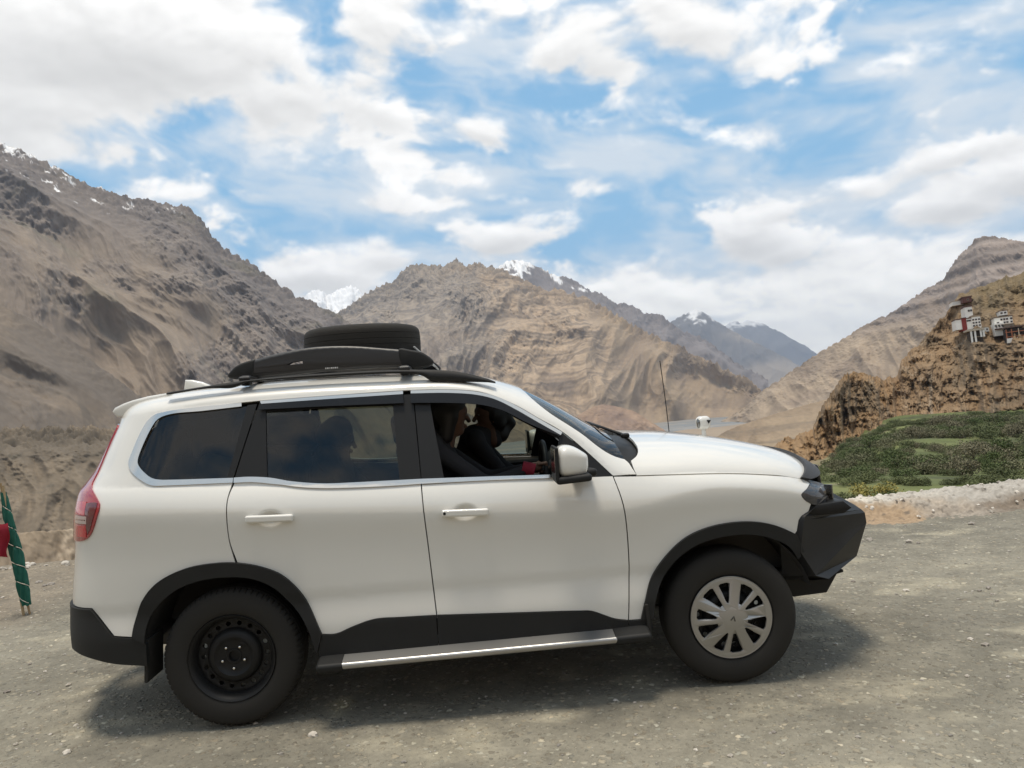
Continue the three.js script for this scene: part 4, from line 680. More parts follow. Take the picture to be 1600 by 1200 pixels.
  part('end_cap', q(moved(box(0.21, 0.05, 0.16, 0.02, 3), 2.16, 0.352, 0.972, 0.18, 0, 0.03)), CLAD, st);
  part('tread', q(moved(box(1.56, 0.006, 0.09, 0.002), 1.37, 0.3645, 0.95, 0.18, 0, 0.012)), BLACK, st);
  for (const x of [0.8, 1.9]) part('bracket', q(moved(box(0.06, 0.04, 0.3, 0.01), x, 0.345, 0.80)), BLACK, st);
  // mud flaps
  part('mud_flap', q(moved(box(0.02, 0.23, 0.21, 0.006), -0.445, 0.40, 0.82, 0, 0, -0.06)), RUBBER);
  part('mud_flap', q(moved(box(0.02, 0.20, 0.24, 0.006), 2.265, 0.40, 0.85, 0, 0, 0.05)), RUBBER);
}
// tail lamps
{
  const o1 = [[-0.69, 1.683], [-0.678, 1.668], [-0.703, 1.55], [-0.738, 1.40], [-0.745, 1.345], [-0.70, 1.305], [-0.652, 1.252], [-0.650, 1.232], [-0.706, 1.103], [-0.746, 1.066], [-0.80, 1.05], [xRear(1.045) + 0.002, 1.045]];
  const re = []; for (let s = 1.09; s < 1.64; s += 0.04) re.push([xRear(s) + 0.002, s]);
  const all = outline([...ends(o1), ...re, [xRear(1.66) + 0.002, 1.66, 1]]);
  const g = skin(all, { off: 0.008, skirt: 0.02, dx: 0.012, ds: 0.02 });
  const inner = (x0, x1, s0, s1) => skin(outline([[x0, s0, 1], [x1, s0, 1], [x1 + (s1 - s0) * 0.1, s1, 1], [x0, s1, 1]]), { off: 0.011, skirt: 0.004, ds: 0.02 });
  const dk = skin(outline([[-0.742, 1.255, 1], [-0.664, 1.255], [-0.664, 1.235], [-0.712, 1.115, 1], [-0.735, 1.09, 1], [-0.742, 1.20]]), { off: 0.0105, skirt: 0.004 });
  for (const q of [(k) => k, mirrored]) {
    const t = part('tail_lamp', q(g), RED);
    part('lens', q(dk), RED2, t); part('lens', q(inner(-0.83, -0.745, 1.195, 1.262)), mat(0.46, 0.006, 0.02, { roughness: 0.12, clearcoat: 1 }), t);
    part('lens', q(inner(-0.835, -0.735, 1.148, 1.188)), mat(0.45, 0.36, 0.34, { roughness: 0.2, clearcoat: 1 }), t); part('lens', q(inner(-0.83, -0.745, 1.075, 1.138)), mat(0.5, 0.006, 0.02, { roughness: 0.12, clearcoat: 1 }), t);
    part('lens', q(inner(-0.85, -0.73, 1.164, 1.171)), RED2, t);
  }
}
// rear bumper, tailgate glass, spoiler
{
  const re = []; for (let s = 0.66; s > 0.50; s -= 0.04) re.push([xRear(s) + 0.001, s]);
  const rb = outline([...[[-0.498, 0.531], [-0.609, 0.541], [-0.741, 0.687], [xRear(0.675) + 0.001, 0.675]].map((q) => [...q, 1]), ...re, [xRear(0.48) + 0.03, 0.46], [-0.86, 0.448, 1], [-0.73, 0.427], [-0.615, 0.404], [-0.43, 0.383, 1], [-0.43, 0.50, 1]]);
  const b = part('rear_bumper', both(skin(rb, { off: 0.014, skirt: 0.03 })), CLAD);
  part('tow_bracket', moved(box(0.10, 0.10, 0.5, 0.03), -1.09, 0.545, 0), BLACK, b);
  part('rear_window', moved(box(0.012, 0.34, 0.5, 0.004), -0.862, 1.50, 0, 0, 0, -0.46), PRIVACY, body);
  const sp = extruded([[-0.717, 1.748], [-0.69, 1.716], [-0.662, 1.712], [-0.40, 1.78], [-0.38, 1.838], [-0.435, 1.834], [-0.508, 1.826], [-0.60, 1.808], [-0.65, 1.793], [-0.70, 1.772]], 1.12, 0.012).translate(0, 0, -0.56);
  part('spoiler', toCreasedNormals(sp, 0.9), WHITE);
}
// roof rails: near and far, with feet
for (const s of [1, -1]) {
  const zr = (x) => s * (P(x, yEdge(x) + 0.22)[2]), top = curve([[-0.345, 1.838], [-0.09, 1.864], [0.1, 1.879], [0.4, 1.889], [0.84, 1.887], [1.116, 1.874], [1.307, 1.850], [1.475, 1.799], [1.53, 1.774]]), under = curve([[-0.345, 1.824], [-0.12, 1.845], [0, 1.838], [0.05, 1.848], [0.09, 1.866], [0.4, 1.869], [0.84, 1.866], [1.05, 1.852], [1.12, 1.83], [1.146, 1.803], [1.3, 1.79], [1.475, 1.775], [1.53, 1.765]]);
  const n = 90, pos = [], idx = [];
  for (let i = 0; i <= n; i++) { const x = lerp(-0.345, 1.525, i / n), a = top(x), b = Math.min(under(x), a - 0.006), z = zr(x), m = (a + b) / 2; for (const [dz, y] of [[-0.018, b], [-0.022, m], [-0.014, a], [0.010, a - 0.002], [0.020, m], [0.018, b]]) pos.push(x, y, z + dz); }
  for (let i = 0; i < n; i++) for (let k = 0; k < 6; k++) { const a = i * 6 + k, b = i * 6 + (k + 1) % 6; idx.push(a, b, a + 6, b, b + 6, a + 6); }
  const g = new THREE.BufferGeometry(); g.setAttribute('position', new THREE.Float32BufferAttribute(pos, 3)); g.setIndex(idx); g.computeVertexNormals();
  part('roof_rail', g, CLAD);
}
part('antenna_fin', toCreasedNormals(extruded([[-0.50, 1.86], [-0.485, 1.935], [-0.44, 1.932], [-0.38, 1.915], [-0.31, 1.88], [-0.30, 1.86]], 0.05, 0.014).translate(0, 0, -0.025), 0.8), WHITE);
// whip aerial and small white look-down mirror on the far fender
{
  const w = part('whip_aerial', tube([[2.90, 1.16, -0.78], [2.885, 1.55, -0.79], [2.865, 1.885, -0.80]], 0.0035, 20, 6), BLACK);
  part('aerial_base', moved(new THREE.CylinderGeometry(0.010, 0.014, 0.10, 10), 2.90, 1.19, -0.78), BLACK, w);
  const pts = []; for (let i = 0; i <= 16; i++) { const t = i / 16; pts.push(new THREE.Vector2(0.052 * Math.pow(Math.sin(Math.PI * (0.03 + 0.94 * t)), 0.42), t * 0.115)); }
  const m = part('fender_mirror', merge([moved(box(0.108, 0.100, 0.085, 0.036, 5), 3.118, 1.388, -0.62, 0, 0.2, 0), moved(new THREE.CylinderGeometry(0.015, 0.02, 0.20, 12), 3.118, 1.26, -0.62)]), WHITE);
  part('mirror_glass', moved(new THREE.SphereGeometry(0.045, 16, 12).scale(0.3, 0.85, 0.62), 3.076, 1.386, -0.600), mat(0.22, 0.22, 0.21, { metalness: 0.8, roughness: 0.12 }), m);
  part('mount', moved(new THREE.CylinderGeometry(0.017, 0.017, 0.02, 3), 3.152, 1.398, -0.582, Math.PI / 2, 0, 0.5), BLACK, m);
}
// door mirrors
for (const s of [1, -1]) {
  const q = s > 0 ? (g) => g : mirrored;
  const shell = new THREE.SphereGeometry(1, 40, 28), p = shell.attributes.position;
  for (let i = 0; i < p.count; i++) {
    let x = p.getX(i), y = p.getY(i), z = p.getZ(i); const e = (v, k) => Math.sign(v) * Math.pow(Math.abs(v), k);
    x = e(x, 0.55); y = e(y, 0.6); z = e(z, 0.62);
    const k = sstep(-0.7, 1, x);                                        // slimmer towards its front
    if (y > 0) y *= 1 - 0.52 * k * k; z *= 1 - 0.25 * k;
    p.setXYZ(i, x * 0.088, y * 0.086, z * 0.112);
  }
  shell.computeVertexNormals();
  const m = part('door_mirror', q(moved(mergeVertices(shell.deleteAttribute('uv')).toNonIndexed(), 1.888, 1.322, 1.06)), WHITE);
  part('mirror_base', q(merge([moved(box(0.190, 0.040, 0.230, 0.018, 3), 1.887, 1.230, 1.055, 0, 0, 0.05), moved(box(0.020, 0.180, 0.222, 0.009, 3), 1.802, 1.313, 1.058, 0, 0, -0.02), moved(box(0.11, 0.045, 0.18, 0.02, 3), 1.965, 1.242, 0.93, 0, 0.25, 0)])), CLAD, m);
  part('mirror_glass', q(moved(box(0.006, 0.15, 0.19, 0.003), 1.794, 1.318, 1.06)), CHROME, m);
}
// black steel front bumper with wings and bash plate
{
  const rings = [[[3.40, 0.985, 0.78], [3.52, 0.985, 0.50], [3.56, 0.985, 0.30], [3.56, 0.985, 0]], [[3.215, 0.895, 0.878], [3.735, 0.842, 0.50], [3.79, 0.842, 0.30], [3.79, 0.842, 0]], [[3.205, 0.875, 0.886], [3.752, 0.822, 0.505], [3.808, 0.822, 0.30], [3.808, 0.822, 0]], [[3.17, 0.70, 0.89], [3.758, 0.76, 0.505], [3.815, 0.76, 0.30], [3.815, 0.76, 0]], [[3.25, 0.56, 0.885], [3.69, 0.555, 0.485], [3.742, 0.555, 0.30], [3.742, 0.555, 0]], [[3.34, 0.525, 0.845], [3.62, 0.515, 0.46], [3.67, 0.515, 0.30], [3.67, 0.515, 0]]];
  const pos = [], tri = (a, b, c) => pos.push(...a, ...b, ...c);
  for (let j = 0; j < rings.length - 1; j++) for (let i = 0; i < 3; i++) { const a = rings[j][i], b = rings[j][i + 1], c = rings[j + 1][i], d = rings[j + 1][i + 1]; tri(a, c, b); tri(b, c, d); }
  for (const r of [rings[0], rings[rings.length - 1]]) { const back = r.map(([x, y, z]) => [Math.min(x, 3.2), y, z]); for (let i = 0; i < 3; i++) { tri(r[i], r[i + 1], back[i]); tri(r[i + 1], back[i + 1], back[i]); } }
  for (let j = 0; j < rings.length - 1; j++) { const a = rings[j][0], c = rings[j + 1][0], a2 = [3.08, a[1], a[2] - 0.06], c2 = [3.08, c[1], c[2] - 0.06]; tri(a, a2, c); tri(a2, c2, c); }
  const g = new THREE.BufferGeometry(); g.setAttribute('position', new THREE.Float32BufferAttribute(pos, 3)); g.computeVertexNormals();
  const POWDER = mat(0.010, 0.010, 0.010, { roughness: 0.45, specularIntensity: 0.5 });
  const b = part('front_bumper', both(toCreasedNormals(mergeVertices(g.deleteAttribute('normal'), 1e-4), 0.45)), POWDER);
  const ped = (moved(extruded([[0, 0], [0.22, 0.0], [0.27, 0.03], [0.22, 0.075], [0.02, 0.06], [-0.03, 0.03]], 0.20, 0.015), 3.25, 0.885, 0.63));
  part('lamp_ledge', toCreasedNormals(ped, 0.6), POWDER, b); part('lamp_ledge', mirrored(toCreasedNormals(ped, 0.6)), POWDER, b);
  part('bash_plate', moved(box(0.5, 0.02, 0.95, 0.006), 3.36, 0.42, 0, 0, 0, 0.20), BLACK, b);
  for (const q of [(g) => g, mirrored]) part('underside', q(moved(extruded([[3.12, 0.56], [3.46, 0.56], [3.48, 0.52], [3.40, 0.40], [3.20, 0.39], [3.10, 0.46]], 0.06, 0.01), 0, 0, 0.62)), BLACK, b);
  for (const q of [(g) => g, mirrored]) part('tow_hook', q(moved(extruded([[3.42, 0.40], [3.455, 0.395], [3.545, 0.465], [3.57, 0.53], [3.54, 0.53], [3.50, 0.47], [3.43, 0.43]], 0.03, 0.006), 0, 0, 0.44)), mat(0.12, 0.008, 0.02, { roughness: 0.4 }), b);
  const gr = part('grille', moved(box(0.04, 0.26, 0.84, 0.02), 3.52, 1.0, 0, 0, 0, 0.12), GLOSS);
  for (let k = -3; k <= 3; k++) part('slat', moved(box(0.03, 0.20, 0.024, 0.008), 3.542, 1.0, k * 0.11, 0, 0, 0.12), CHROME, gr);
}
// underbody, wells, dark inner shell
{
  const g = [moved(box(4.0, 0.10, 1.1, 0.03), 1.3, 0.42, 0), moved(box(1.55, 0.12, 1.74, 0.03), 1.32, 0.45, 0), moved(box(0.9, 0.55, 1.2, 0.05), 2.85, 0.75, 0), moved(box(0.02, 0.7, 1.6, 0.01), 2.25, 0.85, 0), moved(box(0.42, 0.5, 1.5, 0.05), -0.68, 0.68, 0)];  // the large box under the bonnet is added to block light
  for (const x of [0, 2.75]) g.push(moved(new THREE.CylinderGeometry(0.05, 0.05, 1.6, 12), x, 0.375, 0, Math.PI / 2));
  part('underbody', merge(g), STEELWORK);
  for (const x of [0.0, 2.74]) for (const s of [1, -1]) {
    const a = new THREE.CylinderGeometry(0.475, 0.475, 0.42, 40, 1, true, -Math.PI * 0.42, Math.PI * 0.84); a.applyMatrix4(new THREE.Matrix4().makeRotationX(Math.PI / 2)); a.applyMatrix4(new THREE.Matrix4().makeRotationZ(Math.PI));
    const c = moved(new THREE.CircleGeometry(0.475, 40, Math.PI * 0.08, Math.PI * 0.84), 0, 0, -0.2 * s);
    part('wheel_well', moved(merge([a, c]), x, 0.40, 0.72 * s), DARK);
  }
  const inner = outline([[-0.86, 0.6, 1], [-0.86, 1.30, 1], [0.05, 1.30], [1.1, 1.22], [2.1, 1.19, 1], [2.9, 1.12], [3.2, 1.02, 1], [3.1, 0.85, 1], [2.78, 0.93], [2.45, 0.85], [2.2, 0.5, 1], [0.55, 0.5, 1], [0.35, 0.85], [0, 0.93], [-0.35, 0.85], [-0.55, 0.6]]);
  part('inner_shell', both(skin(inner, { off: -0.03, skirt: 0, dx: 0.06, ds: 0.05 })), PRIMER);
}
// cabin
{
  const seat = (x, z, tall = 1) => { const s = part('seat', merge([moved(box(0.50, 0.16, 0.50, 0.06, 3), x + 0.05, 0.83, z, 0, 0, 0.12), moved(box(0.15, 0.62 * tall, 0.48, 0.06, 3), x - 0.23, 1.16, z, 0, 0, 0.22)]), CABIN); part('headrest', merge([moved(box(0.11, 0.20, 0.26, 0.05, 3), x - 0.33, 1.525, z, 0, 0, 0.12), moved(new THREE.CylinderGeometry(0.01, 0.01, 0.12, 8), x - 0.31, 1.42, z + 0.06), moved(new THREE.CylinderGeometry(0.01, 0.01, 0.12, 8), x - 0.31, 1.42, z - 0.06)]), CABIN, s); };
  seat(1.27, 0.37); seat(1.27, -0.37); seat(0.36, 0.46); seat(0.36, -0.46, 1); seat(-0.38, 0.36, 0.8); seat(-0.38, -0.36, 0.8);
  part('dashboard', merge([moved(box(0.42, 0.22, 1.5, 0.07, 3), 2.12, 1.16, 0), moved(box(0.2, 0.14, 0.30, 0.05, 3), 1.92, 1.20, 0.37), moved(box(0.6, 0.5, 0.24, 0.05), 1.75, 0.9, 0)]), CABIN);
  const w = part('steering_wheel', moved(new THREE.TorusGeometry(0.185, 0.017, 12, 40), 1.80, 1.20, 0.37, 0, Math.PI / 2, 0.42), BLACK);
  part('spoke', merge([moved(box(0.03, 0.05, 0.36, 0.012), 1.80, 1.20, 0.37, 0, 0, 0.42), moved(box(0.05, 0.11, 0.13, 0.03), 1.80, 1.19, 0.37, 0, 0, 0.42)]), BLACK, w);
  part('rear_mirror', moved(box(0.02, 0.06, 0.22, 0.01), 1.76, 1.62, 0), BLACK);
}
// wheels
function tyreGeometry(lugs) {
  const prof = [[0.232, -0.095], [0.236, -0.108], [0.25, -0.117], [0.28, -0.122], [0.31, -0.122], [0.335, -0.117], [0.352, -0.108], [0.361, -0.0995], [0.3665, -0.090], [0.3695, -0.079], [0.3712, -0.066], [0.3716, -0.0605], [0.3698, -0.059], [0.3698, -0.0555], [0.3719, -0.054], [0.373, -0.022], [0.3712, -0.0205], [0.3712, -0.017], [0.3732, -0.0155], [0.3735, -0.004]];
  const half = prof.concat([...prof].reverse().map(([r, z]) => [r, -z])), n = 288, pos = [], idx = [], m = half.length;
  for (let i = 0; i < n; i++) { const a = i / n * Math.PI * 2; for (let k = 0; k < m; k++) { let [r, z] = half[k]; const e = Math.abs(z); if (lugs && r > 0.345 && e > 0.06 && i % 4 === 0) r -= 0.007 * sstep(0.345, 0.362, r); pos.push(r * Math.cos(a), r * Math.sin(a), z); } }
  for (let i = 0; i < n; i++) for (let k = 0; k < m - 1; k++) { const a = i * m + k, b = ((i + 1) % n) * m + k; idx.push(a, b, a + 1, b, b + 1, a + 1); }
  const g = new THREE.BufferGeometry(); g.setAttribute('position', new THREE.Float32BufferAttribute(pos, 3)); g.setIndex(idx); return toCreasedNormals(g, 0.7);
}
const TYRE = tyreGeometry(false), LUGGED = tyreGeometry(true);
const lathe = (pts, n = 72) => new THREE.LatheGeometry(pts.map((p) => new THREE.Vector2(...p)), n).applyMatrix4(new THREE.Matrix4().makeRotationX(Math.PI / 2));
const ringOf = (r, n, ph = 0) => Array.from({ length: n }, (_, i) => [r * Math.cos(i / n * 6.28318 + ph), r * Math.sin(i / n * 6.28318 + ph)]);
const RIM = (() => {
  const barrel = lathe([[0.228, -0.10], [0.206, -0.085], [0.20, 0.0], [0.204, 0.055], [0.212, 0.075], [0.222, 0.088], [0.231, 0.094], [0.234, 0.088], [0.232, 0.080]]);
  const holes = Array.from({ length: 18 }, (_, i) => ringOf(0.0125, 12).map(([x, y]) => [x + 0.172 * Math.cos(i / 18 * 6.28318), y + 0.172 * Math.sin(i / 18 * 6.28318)]));
  const dish = moved(extruded(ringOf(0.204, 72), 0.012, 0.002, [ringOf(0.148, 60), ...holes]), 0, 0, 0.012);
  const hub = lathe([[0.150, 0.018], [0.146, 0.034], [0.136, 0.050], [0.122, 0.060], [0.104, 0.062], [0.092, 0.052], [0.08, 0.046], [0.042, 0.046], [0.038, 0.052], [0.030, 0.052], [0.028, 0.030], [0.0, 0.030]], 60);
  return toCreasedNormals(merge([barrel, dish, hub]), 0.6);
})();
const NUT = merge([new THREE.CylinderGeometry(0.009, 0.011, 0.018, 6), moved(new THREE.SphereGeometry(0.009, 10, 6), 0, 0.009, 0)]).applyMatrix4(new THREE.Matrix4().makeRotationX(Math.PI / 2));
const COVER = (() => {                       // ten bent spokes in five pairs
  const pol = (r, d) => [r * Math.cos(rad(d)), r * Math.sin(rad(d))], holes = [];
  for (let k = 0; k < 5; k++) {
    const b = 72 * k + 80;
    const sw = () => 0;
    const wide = [[0.064, 47], [0.10, 43], [0.15, 40.5], [0.190, 39.5], [0.196, 44], [0.196, 57], [0.190, 61.5], [0.15, 59.5], [0.10, 56], [0.066, 52]], slim = [[0.086, 21], [0.11, 15.5], [0.15, 12], [0.188, 10.5], [0.194, 14], [0.194, 25], [0.188, 28.5], [0.15, 27.5], [0.11, 27.5], [0.09, 26]];
    holes.push(wide.map(([r, d]) => pol(r, b + d + sw(r))), slim.map(([r, d]) => pol(r, b + d + sw(r))));
  }
  const g = extruded(ringOf(0.220, 96), 0.016, 0.004, holes), p = g.attributes.position;
  for (let i = 0; i < p.count; i++) { const x = p.getX(i), y = p.getY(i), r = Math.hypot(x, y), a = Math.atan2(y, x) - rad(80), f = ((a / rad(72)) % 1 + 1) % 1, w = sstep(0.07, 0.12, r) * sstep(0.215, 0.17, r); p.setZ(i, p.getZ(i) + 0.030 * sstep(0.2, 0.04, r) + w * (0.012 * (f > 0.8 || f < 0.14 ? ((f + 0.2) % 1) / 0.34 - 0.4 : 0.2))); }
  g.computeVertexNormals();
  return toCreasedNormals(merge([g, lathe([[0.088, 0.030], [0.072, 0.040], [0.05, 0.0455], [0.025, 0.048], [0, 0.0485]], 60), lathe([[0.222, -0.004], [0.230, 0.002], [0.232, 0.010], [0.226, 0.016], [0.216, 0.014], [0.212, 0.004]], 96)]), 0.5);
})();
function wheel(x, z, kind, turn = 0) {
  const w = new THREE.Group(); w.name = 'wheel'; w.position.set(x, 0.373, z); car.add(w); if (z < 0) w.rotation.y = Math.PI; w.rotation.y += turn; w.rotation.z = 0.35 + x;
  mesh('tyre', kind === 'steel' ? LUGGED : TYRE, RUBBER, w);
  mesh('rim', RIM, STEEL, w).position.z = 0.02;
  if (kind === 'cover') {
    const c = mesh('wheel_cover', COVER, SILVER, w); c.position.z = 0.098; c.rotation.z = -w.rotation.z;
    const e = (pts) => extruded(pts, 0.006, 0.001), em = mesh('emblem', merge([e([[-0.002, 0.017], [-0.015, -0.010], [-0.009, -0.012], [0.001, 0.006]]), e([[0.002, 0.017], [0.016, -0.009], [0.008, -0.011], [0.003, 0.004]])]), mat(0.10, 0.10, 0.10, { metalness: 0.8, roughness: 0.3 }), w); em.position.z = 0.1435; em.rotation.z = c.rotation.z - 0.3;
  } else for (let k = 0; k < 5; k++) { const n = mesh('wheel_nut', NUT, CHROME, w), a = rad(72 * k + 54) - w.rotation.z; n.position.set(0.062 * Math.cos(a), 0.062 * Math.sin(a), 0.075); }
}
wheel(0, 0.795, 'steel'); wheel(0, -0.795, 'cover'); wheel(2.75, 0.795, 'cover', -0.05); wheel(2.75, -0.795, 'cover', -0.05);

// ------------------------------------------------------------------ on the roof: carrier and spare tyre
{
  const t = thing('roof_carrier', 'black roof basket clamped across the roof rails', 'roof carrier', [0.5, 1.9, 0]);
  const plate = mat(0.016, 0.016, 0.017, { roughness: 0.42 });
  const side = [[-0.56, 0.016], [-0.508, 0.070], [-0.415, 0.101], [-0.231, 0.139], [-0.07, 0.158], [0.067, 0.159], [0.20, 0.150], [0.353, 0.129], [0.525, 0.102], [0.60, 0.080], [0.664, 0.020], [0.634, 0.0], [0.3, 0.010], [-0.057, 0.006], [-0.228, -0.004], [-0.50, -0.004]];
  for (const s of [1, -1]) {
    const g = extruded(outline(side), 0.05, 0.018, [[[-0.235, 0.052], [-0.19, 0.092], [-0.10, 0.102], [-0.098, 0.045]]]); g.translate(0, 0, s > 0 ? 0.44 : -0.49);
    const p = mesh('side_panel', toCreasedNormals(g, 0.8), plate, t);
    mesh('end_cap', toCreasedNormals(extruded(outline([[-0.565, 0.014], [-0.512, 0.073], [-0.42, 0.104], [-0.40, 0.106], [-0.42, -0.004], [-0.50, -0.007]]), 0.056, 0.012).translate(0, 0, s > 0 ? 0.437 : -0.493), 0.8), CLAD, p);
    mesh('end_cap', toCreasedNormals(extruded(outline([[0.46, 0.116], [0.527, 0.106], [0.604, 0.083], [0.668, 0.020], [0.634, -0.003], [0.48, 0.004]]), 0.056, 0.012).translate(0, 0, s > 0 ? 0.437 : -0.493), 0.8), CLAD, p);
    if (s > 0) for (let k = 0; k < 7; k++) mesh('lettering', moved(box([0.006, 0.009, 0.004, 0.009, 0.006, 0.009, 0.005][k], 0.008, 0.002, 0.0008, 1), 0.02 + 0.0115 * k, 0.026, 0.4915), mat(0.55, 0.55, 0.54), p);
  }
  for (const z of [-0.36, -0.22, -0.08, 0.08, 0.22, 0.36]) mesh('slat', moved(box(1.05, 0.018, 0.035, 0.006), 0.02, 0.03, z), plate, t);
  for (const x of [-0.42, 0.50]) { mesh('crossbar', moved(box(0.07, 0.028, 1.30, 0.012), x, -0.012, 0), plate, t); for (const s of [1, -1]) mesh('clamp', moved(box(0.055, 0.06, 0.06, 0.012), x, -0.022, s * 0.60), BLACK, t); }
  mesh('fairing', moved(box(0.16, 0.012, 0.9, 0.005), 0.60, 0.070, -0.02, 0, 0, -0.83), mat(0.30, 0.31, 0.31, { roughness: 0.5 }), t);
  const y = thing('spare_tyre', 'worn black spare tyre lying flat in the roof basket', 'tyre', [0.685, 2.085, 0.02]);
  const g = mesh('tyre', TYRE, RUBBER, y); g.rotation.set(Math.PI / 2 + 0.01, 0, 0); g.scale.set(1.015, 1.015, 0.95);
}
// ------------------------------------------------------------------ by the road: pole in green cloth, red cloth
{
  const [bx, , bz] = [-2.77, 0, -2.09], t = thing('flag_pole', 'leaning pole wrapped in green cloth and tied with white string, left of the car', 'pole', [bx, -0.02, bz]);
  const tip = [-0.165, 1.19, 0.02], ax = (k) => [tip[0] * k, tip[1] * k, tip[2] * k];
  mesh('pole', tube([[0.02, -0.06, 0], ax(0.5), [tip[0] * 1.0 - 0.012, 1.23, 0.02]], 0.010, 20, 8), mat(0.32, 0.22, 0.12, { roughness: 0.9 }), t);
  mesh('pole', tube([[-0.035, -0.06, 0.01], [-0.10, 0.6, 0.02], [-0.150, 1.205, 0.03]], 0.012, 20, 8), mat(0.38, 0.28, 0.16, { roughness: 0.9 }), t);
  const nu = 96, nv = 120, g = grid(nu, nv, (u, v) => { const k = 0.09 + 0.87 * v, c = ax(k), a = u * Math.PI * 2, r = 0.016 + 0.036 * Math.pow(Math.sin(Math.PI * (0.16 + 0.80 * v)), 0.8) * (1 - 0.25 * v); const f = r * (1 + 0.22 * Math.sin(3 * a + 9 * v) * 0.5 + 0.12 * Math.sin(7 * a + 26 * v) + 0.1 * noise(Math.cos(a) * 2, v * 14, Math.sin(a) * 2)) * (1 - 0.16 * Math.pow(Math.max(0, Math.cos(a - v * 38)), 14)); return [c[0] + f * Math.cos(a), c[1] + 0.004 * Math.sin(5 * a), c[2] + f * Math.sin(a)]; });
  mesh('cloth', g, mat(0.006, 0.085, 0.058, { roughness: 0.85, side: THREE.DoubleSide }), t);
  const pts = []; for (let i = 0; i <= 150; i++) { const v = i / 150, k = 0.09 + 0.87 * (0.02 + 0.9 * v), c = ax(k), a = v * 0.9 * 38 + 0.6, r = 0.0175 + 0.036 * Math.pow(Math.sin(Math.PI * (0.16 + 0.80 * v)), 0.8) * (1 - 0.25 * v) * 0.94; pts.push([c[0] + r * Math.cos(a), c[1], c[2] + r * Math.sin(a)]); }
  mesh('string', tube(pts, 0.0035, 400, 5), mat(0.62, 0.56, 0.47, { roughness: 0.9 }), t);
  const rp = thing('prayer_flag', 'dark red cloth hanging at the left edge beside the green pole', 'flag', [-2.84, 0.02, -1.95]);
  const rg = grid(30, 40, (u, v) => [-0.17 + 0.165 * u + 0.012 * v + 0.012 * Math.sin(v * 6), 0.84 - 0.30 * v - 0.01 * Math.sin(u * 9), 0.025 * Math.sin(u * 11 + v * 2) + 0.012 * Math.sin(v * 9)]);
  mesh('cloth', rg, mat(0.26, 0.006, 0.02, { roughness: 0.8, side: THREE.DoubleSide }), rp);
  mesh('pole', tube([[-0.19, -0.05, 0], [-0.185, 0.4, 0], [-0.18, 1.0, 0]], 0.012, 12, 8), mat(0.30, 0.2, 0.11, { roughness: 0.9 }), rp);
}
// a pale cushion in the boot, behind the quarter window
{
  const c = thing('cushion', 'beige cushion showing behind the dark rear quarter window', 'cushion', [-0.12, 1.30, 0.62]);
  mesh('cover', moved(box(0.22, 0.22, 0.12, 0.06, 4), 0, 0.05, 0, 0, 0, -0.35), mat(0.62, 0.48, 0.28, { roughness: 0.95 }), c);
}

